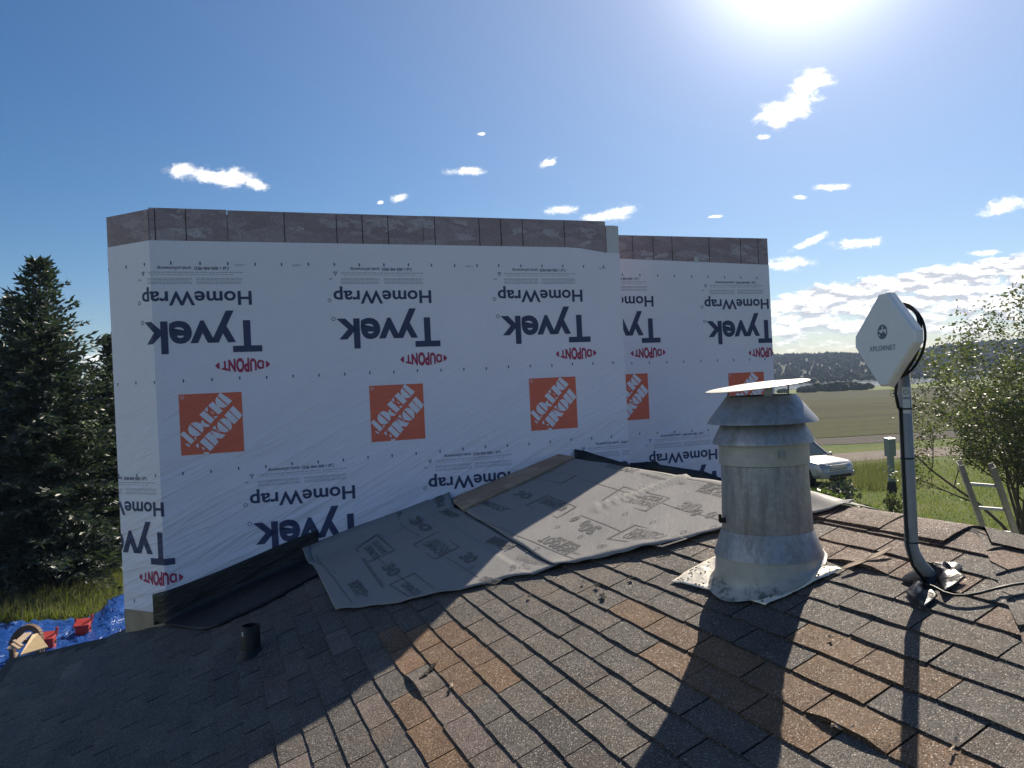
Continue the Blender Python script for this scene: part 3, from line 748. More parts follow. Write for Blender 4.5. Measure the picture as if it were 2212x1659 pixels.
# ------------------------------------------------------------------ the wrapped addition (tower)
tower = thing('wrapped_addition', 'tall unfinished addition wrapped in white printed house wrap above the roof', 'building', WC+Vector((0, 0, 0)))
TOP = 1.366
def wp(mb, *a, **k):
    o = mb.build(*a, **k); return o
def tower_build():
    # core walls behind the wrap: a closed body standing on the ground behind the roof
    back = -wnv*3.4
    P = [WC+cd*.43+wd*0, WC, WC+wd*SEND, WC+wd*SEND-wnv*REC, WC+wd*S2END-wnv*REC, WC+wd*S2END+back, WC+cd*.43+back]
    off = .012
    inner = [WC+cd*.43-cn*off, WC-(wnv+cn).normalized()*off, WC+wd*(SEND-off)-wnv*off, WC+wd*(SEND-off)-wnv*(REC+off), WC+wd*(S2END-off)-wnv*(REC+off), WC+wd*(S2END-off)+back, WC+cd*.43+back+wd*1.2]
    mb = MB(); n = len(inner)
    lo = [mb.vert((p.x, p.y, -.05)) for p in inner]; hi = [mb.vert((p.x, p.y, H+TOP-.035)) for p in inner]
    for i in range(n): mb.face((lo[i], lo[(i+1) % n], hi[(i+1) % n], hi[i]))
    mb.face(hi); wparent(mb.build('wall_frame', M['plank']), tower)
    # wrap sheets
    mb = MB(); S = [-.43, -.2, 0]+[SEND*i/30 for i in range(1, 31)]
    def tz(s): return 1.134 if s < 3.25 else 1.134-.044*smooth((s-3.25)/.4)
    def bz(s): return -1.50 if s < 0.02 else -1.75
    zz = lambda s: [bz(s)+(tz(s)-bz(s))*k/20 for k in range(21)]
    def ext(s, z): return z+(-.05*(-s)/.43*0)
    mb.grid([[wall_pt(s, z) for z in zz(s)] for s in S])
    ret = [[Vector((*(WC+wd*SEND-wnv*REC*u)[:2], H+z)) for z in zz(SEND)] for u in (0, .5, 1)]
    mb.grid(ret)
    wparent(mb.build('house_wrap', M['wrap'], auto=True), tower)
    mb = MB(); S2 = [SEND+(S2END-SEND)*i/16 for i in range(17)]
    rt = lambda s: 1.138-(s-SEND)*.027
    mb.grid([[rec_pt(s, -2.4+(rt(s)+2.4)*k/16) for k in range(17)] for s in S2])
    mb.grid([[Vector((*(WC+wd*S2END-wnv*(REC+u))[:2], H-4.4+(rt(S2END)+4.4)*k/4)) for k in range(5)] for u in (0, 1.5, 2.9)])
    wparent(mb.build('house_wrap', M['wrap'], auto=True), tower)
    # OSB bands along the top
    def band(name, fn, s0, s1, za, zb, o0=-.0035):
        mb = MB(); N = 12
        f = [[fn(s0+(s1-s0)*i/N, z, o0) for z in (za, zb)] for i in range(N+1)]
        b = [[fn(s0+(s1-s0)*i/N, z, o0-.013) for z in (zb, za)] for i in range(N+1)]
        mb.grid(f); mb.grid(b); mb.grid([[f[i][1], b[i][0]] for i in range(N+1)])
        mb.poly([f[0][0], f[0][1], b[0][0], b[0][1]]); mb.poly([f[N][1], f[N][0], b[N][1], b[N][0]])
        o = mb.build(name, M['osb']); return wparent(o, tower)
    for s0, s1, dz in ((.006, .523, 0), (.527, 1.98, -.003), (1.984, SEND-.125, -.001)):
        band('osb_band', wall_pt, s0, s1, .9, TOP+dz)
    band('osb_band', wall_pt, -.43, -.004, .9, TOP-.012)
    band('osb_band', rec_pt, SEND+.002, S2END, .9, TOP-.012)
    mb = MB(); mb.hexa([wall_pt(3.597, .9, -.016), wall_pt(SEND, .9, -.016), wall_pt(SEND, .9, -.0035), wall_pt(3.597, .9, -.0035), wall_pt(3.597, 1.326, -.016), wall_pt(SEND, 1.326, -.016), wall_pt(SEND, 1.326, -.0035), wall_pt(3.597, 1.326, -.0035)])
    wparent(mb.build('corner_board', M['paleboard']), tower)
    # snapped lines / panel seams on the OSB
    mb = MB()
    def strip(fn, s, za, zb, w=.0035, o=-.0022):
        mb.poly([fn(s-w, za, o), fn(s+w, za, o), fn(s+w*.8, zb, o), fn(s-w*.8, zb, o)])
    for s in (.044, .246, .924, 1.307, 1.502, 1.701, 2.076, 2.448, 2.634, 2.824, 3.202): strip(wall_pt, s, 1.10, TOP-.006)
    for s in (4.13, 4.35, 4.56, 4.98, 5.35, 5.56): strip(rec_pt, s, 1.06, TOP-.016)
    wparent(mb.build('board_line', M['seam']), tower)
    mb = MB(); mb.poly([rec_pt(4.80, 1.10, .001), rec_pt(4.845, 1.10, .001), rec_pt(4.845, 1.155, .001), rec_pt(4.80, 1.155, .001)]); mb.poly([rec_pt(4.808,1.11,.002)]*1+[rec_pt(4.837,1.11,.002), rec_pt(4.837,1.148,.002), rec_pt(4.808,1.148,.002)])
    wparent(mb.build('paper_tag', M['sticker']), tower)
    # exposed board under the wrap on the chamfer
    mb = MB(); mb.hexa([wall_pt(-.43,-1.75,.002), wall_pt(-.003,-1.75,.002), wall_pt(-.003,-1.75,-.01), wall_pt(-.43,-1.75,-.01), wall_pt(-.43,-1.502,.002), wall_pt(-.003,-1.502,.002), wall_pt(-.003,-1.502,-.01), wall_pt(-.43,-1.502,-.01)])
    wparent(mb.build('sill_board', M['plank']), tower)
tower_build()

LOGO = [[(1165,690),(1238,615),(1408,775),(1345,858)],[(1075,790),(1150,705),(1330,865),(1255,945)],[(1222,795),(1245,772),(1262,798),(1245,815)],
 [(985,870),(1060,835),(1130,850),(1190,900),(1212,970),(1205,1020),(1185,1045)],[(965,895),(1165,1055),(1090,1090),(1010,1075),(960,1030),(945,960)],
 [(850,1015),(905,972),(925,1010),(915,1045)],[(905,1035),(918,1028),(1000,1085),(985,1090)],[(820,1050),(880,1070),(990,1110),(1095,1130),(1030,1200),(920,1190)],[(806,1092),(822,1085),(945,1215),(930,1225)],[(715,1165),(795,1090),(970,1255),(905,1330)],
 [(630,1265),(705,1185),(890,1345),(820,1425)],[(555,1335),(610,1285),(615,1385)],[(650,1360),(715,1365),(715,1420)],[(690,1450),(800,1440),(775,1488),(725,1488)],
 [(955,440),(1005,385),(1060,420),(1220,525),(1150,605)],[(940,460),(1140,625),(1060,655),(975,640),(930,590),(912,520)],
 [(785,620),(865,545),(1050,705),(970,775)],[(715,695),(775,635),(780,735)],[(810,710),(880,740),(885,775)],[(880,810),(965,795),(915,850)],
 [(625,785),(705,710),(900,865),(825,940)],[(645,950),(660,900),(690,870),(715,920),(760,945),(815,965),(790,995),(720,1000)],
 [(470,945),(540,910),(620,925),(680,975),(700,1040),(680,1105)],[(450,960),(660,1130),(580,1170),(500,1160),(440,1110),(422,1040)],
 [(285,1135),(350,1080),(540,1245),(475,1310)],[(365,1305),(410,1300),(460,1330),(440,1360)],[(530,1180),(580,1195),(550,1235)]]
def logo_uv(p):               # skewed photo quad -> unit square (u right, v up)
    x, y = p; u = .5; v = .5
    A, B, C_, D_ = (255,432), (1395,365), (1437,1415), (305,1515)
    for _ in range(8):
        fx = (1-u)*((1-v)*D_[0]+v*A[0])+u*((1-v)*C_[0]+v*B[0])-x; fy = (1-u)*((1-v)*D_[1]+v*A[1])+u*((1-v)*C_[1]+v*B[1])-y
        a = (1-v)*(C_[0]-D_[0])+v*(B[0]-A[0]); b = (1-u)*(A[0]-D_[0])+u*(B[0]-C_[0]); c = (1-v)*(C_[1]-D_[1])+v*(B[1]-A[1]); d = (1-u)*(A[1]-D_[1])+u*(B[1]-C_[1])
        det = a*d-b*c; u -= (fx*d-b*fy)/det; v -= (a*fy-c*fx)/det
    return u, v
def prints():
    def put(name, v, f, fn, off, m, lim):
        return decal(name, v, f, lambda x, y: fn(x, y, off), m, tower, lim)
    def repeat(x0, dz, fn, lim, logo=True):
        B = lambda a, b, c, d: (x0+a, x0+b, dz+c, dz+d)
        v, f = flat_text('HomeWrap', *B(-.762, 0, .672, .806), bold=.022, spacing=1.02, flip=True)
        r1 = ring2d(x0-.792, dz+.70, .014, .004); put('registered_mark', *r1, fn, .002, M['navy'], lim); put('lettering', v, f, fn, .002, M['navy'], lim)
        v, f = flat_text('Tyvek', *B(-.748, .057, .328, .632), bold=.030, spacing=.98, flip=True)
        r1 = ring2d(x0-.77, dz+.558, .015, .004); put('registered_mark', *r1, fn, .002, M['navy'], lim); put('lettering', v, f, fn, .002, M['navy'], lim)
        # oval: letters bulging in the middle, pointed ends
        v, f = flat_text('DUPONT', 0, 1, -1, 1, bold=.045, spacing=1.05, flip=True)
        cx, w = x0-.083, .19
        vv = [(cx+(u-.5)*2*w*.77, dz+.2325+y*(.028+.026*(1-((u-.5)*2)**2))) for u, y in v]
        caps = []
        for s in (-1, 1):
            q = [(cx+s*w*.84, dz+.2325+.026), (cx+s*w*.92, dz+.2325+.017), (cx+s*w, dz+.2325), (cx+s*w*.92, dz+.2325-.017), (cx+s*w*.84, dz+.2325-.026)]
            caps.append((q, [tuple(range(5))]))
        put('oval_mark', *join2d([(vv, f)]+caps), fn, .002, M['red'], lim)
        # small print
        v1 = flat_text('Call 1-800-448-9835  tyvek.ca/homewrap', *B(-.625, -.147, .926, .957), bold=.008, flip=True)
        tri = [(x0-.755, dz+.918), (x0-.725, dz+.918), (x0-.74, dz+.886)]; ti = [(x0-.748, dz+.914), (x0-.732, dz+.914), (x0-.74, dz+.896)]
        trif = (tri+ti, [(0,1,4,3),(1,2,5,4),(2,0,3,5)])
        us = flat_text('USA', *B(-.79, -.765, .857, .867), bold=.02, flip=True)
        put('recycling_mark', *trif, fn, .002, M['navy'], lim); put('origin_mark', *us, fn, .002, M['navy'], lim); put('phone_line', *v1, fn, .002, M['navy'], lim)
        rng = random.Random(int(x0*100)+int(dz*10)); its = []
        def line(a, b, z, h):
            its.append(([(x0+a, dz+z-h/2), (x0+b, dz+z-h/2), (x0+b, dz+z+h/2), (x0+a, dz+z+h/2)], [(0,1,2,3)]))
        def words(a, b, z, h):
            x = a
            while x < b-.01:
                w_ = min(rng.uniform(.012, .04), b-x); line(x, x+w_, z, h); x += w_+.006
        words(-.70, -.055, .909, .0045); words(-.68, -.12, .893, .003)
        for k in range(7):
            if k == 3: continue
            words(-.70, -.40, .866-.0065*k, .0026); words(-.37, -.06, .866-.0065*k, .0026)
        put('small_print', *join2d(its), fn, .002, M['grey_print'], lim)
        if logo:
            a, b, c, d = x0-.525, x0-.102, dz-.396, dz+.038
            o = put('logo_square', [(a, c), (b, c), (b, d), (a, d)], [(0,1,2,3)], fn, .002, M['orange'], lim)
            if o:
                its = [([(a+(b-a)*u, c+(d-c)*w) for u, w in map(logo_uv, poly)], [tuple(range(len(poly)))]) for poly in LOGO]
                q = decal('registered_mark', *ring2d(a+.022, d-.022, .012, .003), lambda x, y: fn(x, y, .0035), M['wrap'], tower, lim)
                if q: wparent(q, o)
                q = decal('logo_letters', *join2d(its), lambda x, y: fn(x, y, .0035), M['wrap'], tower, lim)
                if q: wparent(q, o)
    F1 = [(0, 0), (SEND-.002, 1), (-.428, -1)]
    for x0 in (.669, 2.02, 3.341): repeat(x0, 0, wall_pt, F1)
    for x0 in (.014, 1.35, 2.687, 4.022): repeat(x0, -1.487, wall_pt, F1, logo=False)
    F2 = [(SEND+.002, -1), (S2END-.002, 1)]
    for x0, dz in ((4.323, .002), (5.655, -.035)): repeat(x0, dz, rec_pt, F2)
    for x0, dz in ((4.956, -1.507),): repeat(x0, dz, rec_pt, F2, logo=False)
    # rows of staple marks
    its = []; rng = random.Random(4)
    for z0, sl_, ph in ((.972, 0, -.008), (.137, .002, .035), (-.515, .009, .0), (-1.43, 0, .1)):
        s = ph-.42
        while s < SEND:
            z = z0+sl_*(s-1)+rng.uniform(-.003, .003); w = .0045; h = .011
            its.append(([(s-w, z-h), (s+w, z-h), (s+w, z+h), (s-w, z+h)], [(0,1,2,3)])); s += .19+rng.uniform(-.004, .004)
    for s, z in ((.60,.964),(1.0,.965),(2.345,.966),(3.54,.958)):
        its.append(flat_text('11273', s-.03, s+.03, z-.006, z+.006, flip=True))
    decal('staple_marks', *join2d(its), lambda x, y: wall_pt(x, y, .002), M['navy'], tower, F1)
    its = []
    for z0, sl_, ph in ((.975, -.019, 0), (.14, -.008, .05), (-.53, -.02, .1)):
        s = SEND+.1+ph
        while s < S2END:
            z = z0+sl_*(s-4.2); w = .0045; h = .011
            its.append(([(s-w, z-h), (s+w, z-h), (s+w, z+h), (s-w, z+h)], [(0,1,2,3)])); s += .19+rng.uniform(-.004, .004)
    decal('staple_marks', *join2d(its), lambda x, y: rec_pt(x, y, .002), M['navy'], tower, F2)
prints()

# ------------------------------------------------------------------ underlay sheets, membranes, board at the ridge
def wall_E(s, off=.004): return toE(WC+wd*s+wnv*off)
def lap(E1, E2, h):           # height of something turned up against the wall
    p = e1*E1+e2*E2; d = (p-WC).dot(wnv); return h*smooth((.13-d)/.13)**1.0 if (p-WC).dot(wd) > -.15 else 0
def wnoise(x, y, s=1.0):
    return (math.sin(x*7.1+y*3.3+s)+math.sin(x*3.7-y*8.9+2*s)+math.sin((x+y)*13.7+s*3)*.5)/2.5
def curve(pts, n):
    L = [0]
    for a, b in zip(pts, pts[1:]): L.append(L[-1]+math.dist(a, b))
    out = []
    for i in range(n+1):
        t = L[-1]*i/n; k = 0
        while k < len(L)-2 and L[k+1] < t: k += 1
        u = (t-L[k])/max(1e-9, L[k+1]-L[k]); out.append((pts[k][0]+(pts[k+1][0]-pts[k][0])*u, pts[k][1]+(pts[k+1][1]-pts[k][1])*u))
    return out
def felt_z(E1, E2, base, amp, lp):
    a = abs(E1-RIDGE)
    return rz(E1, E2, .05)+base+amp*wnoise(E1*1.3, E2*1.1, base*40)+lap(E1, E2, lp)+(.012*math.exp(-(a/.08)**2))
def fpt(E1, E2, base, amp, lp, extra=0):
    p = e1*E1+e2*E2; p.z = felt_z(E1, E2, base, amp, lp)+extra; return p
FA = dict(base=.024, amp=.005, lp=.05); FB = dict(base=.017, amp=.004, lp=.10)
def felts():
    h = lambda x, y: hit(x, y, .02)
    top = [h(1001,1105), h(1120,1046), (RIDGE, h(1240,991)[1]), (RIDGE, -4.48), (RIDGE, -3.6), (RIDGE, -3.1)]
    bot = [h(1200,1227), h(1245,1219), h(1297,1209), h(1370,1194), h(1443,1178), h(1567,1143), h(1650,1122)]
    n = 64; T = curve(top, n); Bc = curve(bot, n); nv = 26
    mb = MB(); rows = []
    for j in range(nv+1):
        v = j/nv; row = []
        for i in range(n+1):
            E = (T[i][0]*(1-v)+Bc[i][0]*v, T[i][1]*(1-v)+Bc[i][1]*v)
            ed = max(0, (v-.9)/.1)**2*(.005+.005*math.sin(i*.23+1)+.003*math.sin(i*.71))
            cr = .018*math.exp(-((E[1]+4.25-.5*(E[0]-2.3))/.03)**2)*smooth((E[0]-2.0)/.3)  # folded crease
            row.append(fpt(*E, **FA, extra=max(0, ed)+cr))
        rows.append(row)
    mb.grid(rows)
    # over the ridge
    i0 = next(i for i, q in enumerate(T) if abs(q[0]-RIDGE) < 1e-3)
    rows = [[fpt(RIDGE+.42*k/6, T[i][1], **FA) for i in range(i0, n+1)] for k in range(7)]
    mb.grid(rows[::-1])
    a = mb.build('roofing_underlay', M['felt'], None, smooth=True, solid=.002)
    tag(a, 'grey printed roofing underlay sheet draped over the ridge, its lower half in sunlight', 'underlay', 'roofing underlay sheets')
    # sheet B, lower left, tucked under A
    tl = wall_E(.90); tr = wall_E(2.09)
    top = [h(650,1180), wall_E(.93), wall_E(1.2), wall_E(1.77), tr]
    bot = [h(725,1321), h(800,1310), h(863,1302), h(925,1287), h(992,1276), h(1045,1262), h(1094,1249), h(1155,1241), h(1203,1226)]
    n = 64; T = curve(top, n); Bc = curve(bot, n); nv = 30; mb = MB(); rows = []
    for j in range(nv+1):
        v = j/nv; row = []
        for i in range(n+1):
            E = (T[i][0]*(1-v)+Bc[i][0]*v, T[i][1]*(1-v)+Bc[i][1]*v)
            ed = max(0, (v-.9)/.1)**2*(.004+.005*math.sin(i*.21+1)+.003*math.sin(i*.63))+max(0, (i-n*.97)/(n*.03))*.004
            row.append(fpt(*E, **FB, extra=max(0, ed)-(.006 if i > n*.9 else 0)))
        rows.append(row)
    mb.grid(rows)
    b = mb.build('roofing_underlay', M['felt'], None, smooth=True, solid=.002)
    tag(b, 'grey printed underlay sheet lying in the wall shadow, its top edge turned up the wrap', 'underlay', 'roofing underlay sheets')
    # printing on both sheets: baseline start, end (in the picture's own reading), height in metres
    Z6 = lambda x, y: ((1100+.7685*x)*.57604, (1600+.7685*y)*.57604)
    def write(par, fk, its):
        out = []; frames = []
        for (txt, p0, p1, hh, bold) in its:
            a_, b_ = Vector(h(*Z6(*p0))), Vector(h(*Z6(*p1))); d = b_-a_; L = d.length; d = d/L
            up = Vector((d.y, -d.x))          # (E1,E2) is a left-handed pair seen from above
            v, f = flat_text(txt, 0, L, 0, hh, bold=bold)
            out.append(([tuple(a_+d*x+up*y) for x, y in v], f))
        return out
    def boxes(its):
        return [frame2d([h(*Z6(*q)) for q in quad], .014) for quad in its]
    def lay(par, fk, items):
        o = decal('printing', *join2d(items), lambda x, y: fpt(x, y, **fk, extra=.0019), M['feltprint'], par); return o
    t1 = write(a, FA, [('CONTRACTOR', (1592,342), (1778,378), .055, .02), ('SOLUTIONS', (1602,372), (1745,404), .05, .0), ('30', (1858,402), (1950,424), .085, .05),
                       ('BIGFOOT', (1985,308), (2130,345), .075, .03), ('BARRIER WRAP', (1962,322), (2090,352), .03, .01), ('HAS BEEN SEEN ALWAYS WITH CARE', (1690,240), (1900,290), .022, 0), ('30', (1512,500), (1440,478), .085, .05),
                       ('BIGFOOT', (1390,600), (1245,538), .075, .03), ('BARRIER WRAP', (1405,585), (1300,545), .026, .01), ('ROOFING UNDERLAYMENT', (1450,645), (1240,560), .02, .0),
                       ('CONTRACTOR', (1185,375), (1310,420), .05, .02), ('SOLUTIONS', (1215,360), (1330,400), .045, .0), ('30', (1065,340), (1130,365), .08, .05),
                       ('CONTRACTOR', (1600,550), (1790,595), .055, .02), ('SOLUTIONS', (1640,525), (1830,572), .05, .0), ('BIGFOOT', (1520,205), (1660,235), .06, .03), ('BIGFOOT', (910,385), (1020,425), .06, .03)])
    fr = boxes([[(1612,300),(1842,355),(1720,424),(1500,368)], [(1665,486),(1925,558),(1800,600),(1528,556)], [(1240,338),(1385,398),(1290,452),(1135,388)], [(1200,215),(1385,245),(1310,285),(1180,255)]])
    for (x, y, r) in ((1970,426,.034), (2040,440,.034), (1375,458,.034), (1425,480,.034)):
        E = h(*Z6(x, y)); fr.append(ring2d(E[0], E[1], r, .007)); fr.append(ring2d(E[0], E[1], r*.55, .007))
    for (x, y) in ((1620,437),(1905,525),(1290,497),(1400,545),(1190,605),(1500,592),(1700,300),(1515,593),(1755,475),(2050,500)):
        E = h(*Z6(x, y)); fr.append(ring2d(E[0], E[1], .018, .004, 10))
    lines = []
    for p, q in (((1400,262),(2130,480)), ((1380,430),(1600,520)), ((830,430),(1390,660)), ((1700,215),(2110,300))):
        A_, B_ = Vector(h(*Z6(*p))), Vector(h(*Z6(*q))); nrm = Vector((-(B_-A_).y, (B_-A_).x)).normalized()*.0022
        m_ = 12; vv = []; 
        for k in range(m_+1): c = A_+(B_-A_)*k/m_; vv += [tuple(c+nrm), tuple(c-nrm)]
        lines.append((vv, [(2*k, 2*k+1, 2*k+3, 2*k+2) for k in range(m_)]))
    lay(a, FA, t1+fr+lines)
    t2 = write(b, FB, [('CONTRACTOR', (340,592), (392,655), .05, .02), ('SOLUTIONS', (380,570), (430,625), .045, 0), ('30', (425,690), (470,740), .085, .05), ('BIGFOOT', (262,772), (310,838), .075, .03), ('BARRIER WRAP', (300,770), (345,835), .025, .0),
                       ('CONTRACTOR', (625,578), (720,640), .05, .02), ('SOLUTIONS', (668,565), (748,618), .045, 0), ('30', (800,640), (850,675), .085, .05), ('BIGFOOT', (935,560), (1040,608), .07, .03), ('BARRIER WRAP', (955,550), (1060,600), .025, 0),
                       ('ROOFING UNDERLAYMENT ROOFING', (330,650), (430,790), .022, 0), ('CONTRACTOR', (520,780), (590,835), .05, .02), ('CONTRACTOR', (900,752), (985,775), .05, .02), ('SEEN / ALWAYS', (1050,690), (1145,700), .03, 0), ('HAS BARRIER UNDERLAY WITH', (1085,640), (1230,680), .028, 0),
                       ('30', (560,470), (640,520), .08, .05), ('BIGFOOT', (690,410), (780,450), .06, .03)])
    fr = boxes([[(405,533),(497,606),(370,666),(300,600)], [(705,513),(812,590),(690,652),(582,580)], [(590,718),(700,800),(560,836),(465,775)], [(530,400),(585,440),(520,480),(460,440)]])
    lines = []
    for p, q in (((62,600),(300,885)), ((405,640),(560,770)), ((745,640),(900,735)), ((490,470),(620,540))):
        A_, B_ = Vector(h(*Z6(*p))), Vector(h(*Z6(*q))); nrm = Vector((-(B_-A_).y, (B_-A_).x)).normalized()*.0025
        vv = []
        for k in range(13): c = A_+(B_-A_)*k/12; vv += [tuple(c+nrm), tuple(c-nrm)]
        lines.append((vv, [(2*k, 2*k+1, 2*k+3, 2*k+2) for k in range(12)]))
    for (x, y) in ((1070,700),(1140,660),(870,690),(1150,610)):
        E = h(*Z6(x, y)); fr.append(ring2d(E[0], E[1], .018, .004, 10))
    lay(b, FB, t2+fr+lines)
    # bare board along the wall below the ridge
    q = [wall_E(2.10, .005), wall_E(3.05, .005), h(1242,991), h(1003,1106)]
    mb = MB(); lo = [rp(*c, .022) for c in q]; hi_ = [rp(*c, .04) for c in q]
    for i, zt in ((0, -.885), (1, -.604)): hi_[i].z = H+zt; lo[i].z = H+zt-.02
    mb.hexa(lo+hi_); tag(mb.build('osb_board', M['osb2']), 'bare brown strand board strip lying along the wall up to the ridge', 'board')
    # black membrane turned up the wall on the left
    mb = MB(); rows = []
    S = [-.12+ (1.06+.12)*i/40 for i in range(41)]
    for v in range(19):
        row = []
        for i, s in enumerate(S):
            if v <= 8:
                z0 = wall_base(s)+.03; zt = -1.372+(s+.116)*.293-.008*math.sin(s*5)
                p = wall_pt(max(s, 0.0), 0, .012+.004*math.sin(s*17)*v/8) if s >= 0 else wall_pt(s, 0, .012)
                p.z = H+zt+(z0-zt)*v/8
            else:
                u = (v-8)/10; ext = .62*smooth((s+.13)/.5)*(1-.25*smooth((s-.6)/.5)); p0 = WC+wd*s+wnv*(.014+ext*u)
                if s < 0: p0 = WC+cd*(-s)*(1-u)+wnv*(.014+ext*u)
                E = toE(p0); p = rp(*E, .022+.008*wnoise(E[0]*1.2, E[1]*1.2, 2)); 
            row.append(p)
        rows.append(row)
    mb.grid(rows); tag(mb.build('black_membrane', M['membrane'], smooth=True, solid=.002), 'black membrane strip folded up the foot of the wrapped wall next to its slanted corner', 'membrane', 'black membranes at the wall foot')
    # black membrane on the far side of the ridge, up the front wall and the set-back wall
    mb = MB(); pr = []
    prof = [(3.19,-.572),(3.30,-.60),(3.40,-.638),(3.55,-.69),(SEND,-.748)]
    for s, z in prof: pr.append([wall_pt(s, z+k*-.42/6, .014) for k in range(7)])
    mb.grid(pr)
    mb.grid([[Vector((*(WC+wd*SEND-wnv*REC*u+wd*.014)[:2], H-.752-.04*u-k*.08)) for k in range(7)] for u in (0, .3, .6, .97)])
    pr = [(SEND+.015,-.79),(4.26,-.80),(4.30,-.835),(4.56,-.893),(4.79,-.94),(5.03,-1.045),(5.30,-1.15),(5.55,-1.27)]
    mb.grid([[rec_pt(s, z-.42*k/6, .014+.006*math.sin(s*9)) for k in range(7)] for s, z in pr])
    tag(mb.build('black_membrane', M['membrane'], smooth=True, solid=.002), 'black membrane turned up both white walls just beyond the ridge', 'membrane', 'black membranes at the wall foot')
    # pale loose end of underlay right of the flue and the black sheet under it
    mb = MB(); A_ = (h(1757,1114), h(1790,1104), h(1823,1091)); B_ = ((RIDGE+.02,-2.98), (RIDGE+.03,-2.87), (RIDGE+.02,-2.75))
    C0 = curve([h(1700,1126), h(1757,1114), h(1790,1106), h(1823,1092)], 18); C1 = curve([(RIDGE,-3.2), (RIDGE+.03,-2.95), (RIDGE+.03,-2.72)], 18)
    mb.grid([[fpt(C0[i][0]*(1-v)+C1[i][0]*v, C0[i][1]*(1-v)+C1[i][1]*v, .03, .006, 0, extra=.012*math.sin(v*5+i*.5)*v) for i in range(19)] for v in [k/8 for k in range(9)]][::-1])
    tag(mb.build('underlay_scrap', M['felt'], smooth=True, solid=.002), 'crumpled pale end of underlay poking out beside the flue at the ridge', 'underlay')
    mb = MB(); C0 = curve([(RIDGE+.05,-3.3), (RIDGE+.06,-3.0), (RIDGE+.06,-2.84)], 10)
    mb.grid([[rp(C0[i][0]+.5*v, C0[i][1], .045*(1-i/10)+.02+.03*math.sin(v*2), .05) for i in range(11)] for v in [k/6 for k in range(7)]][::-1])
    tag(mb.build('membrane_flap', M['membrane'], smooth=True, solid=.002), 'black membrane flap just beyond the ridge between the flue and the lawn', 'membrane')
felts()

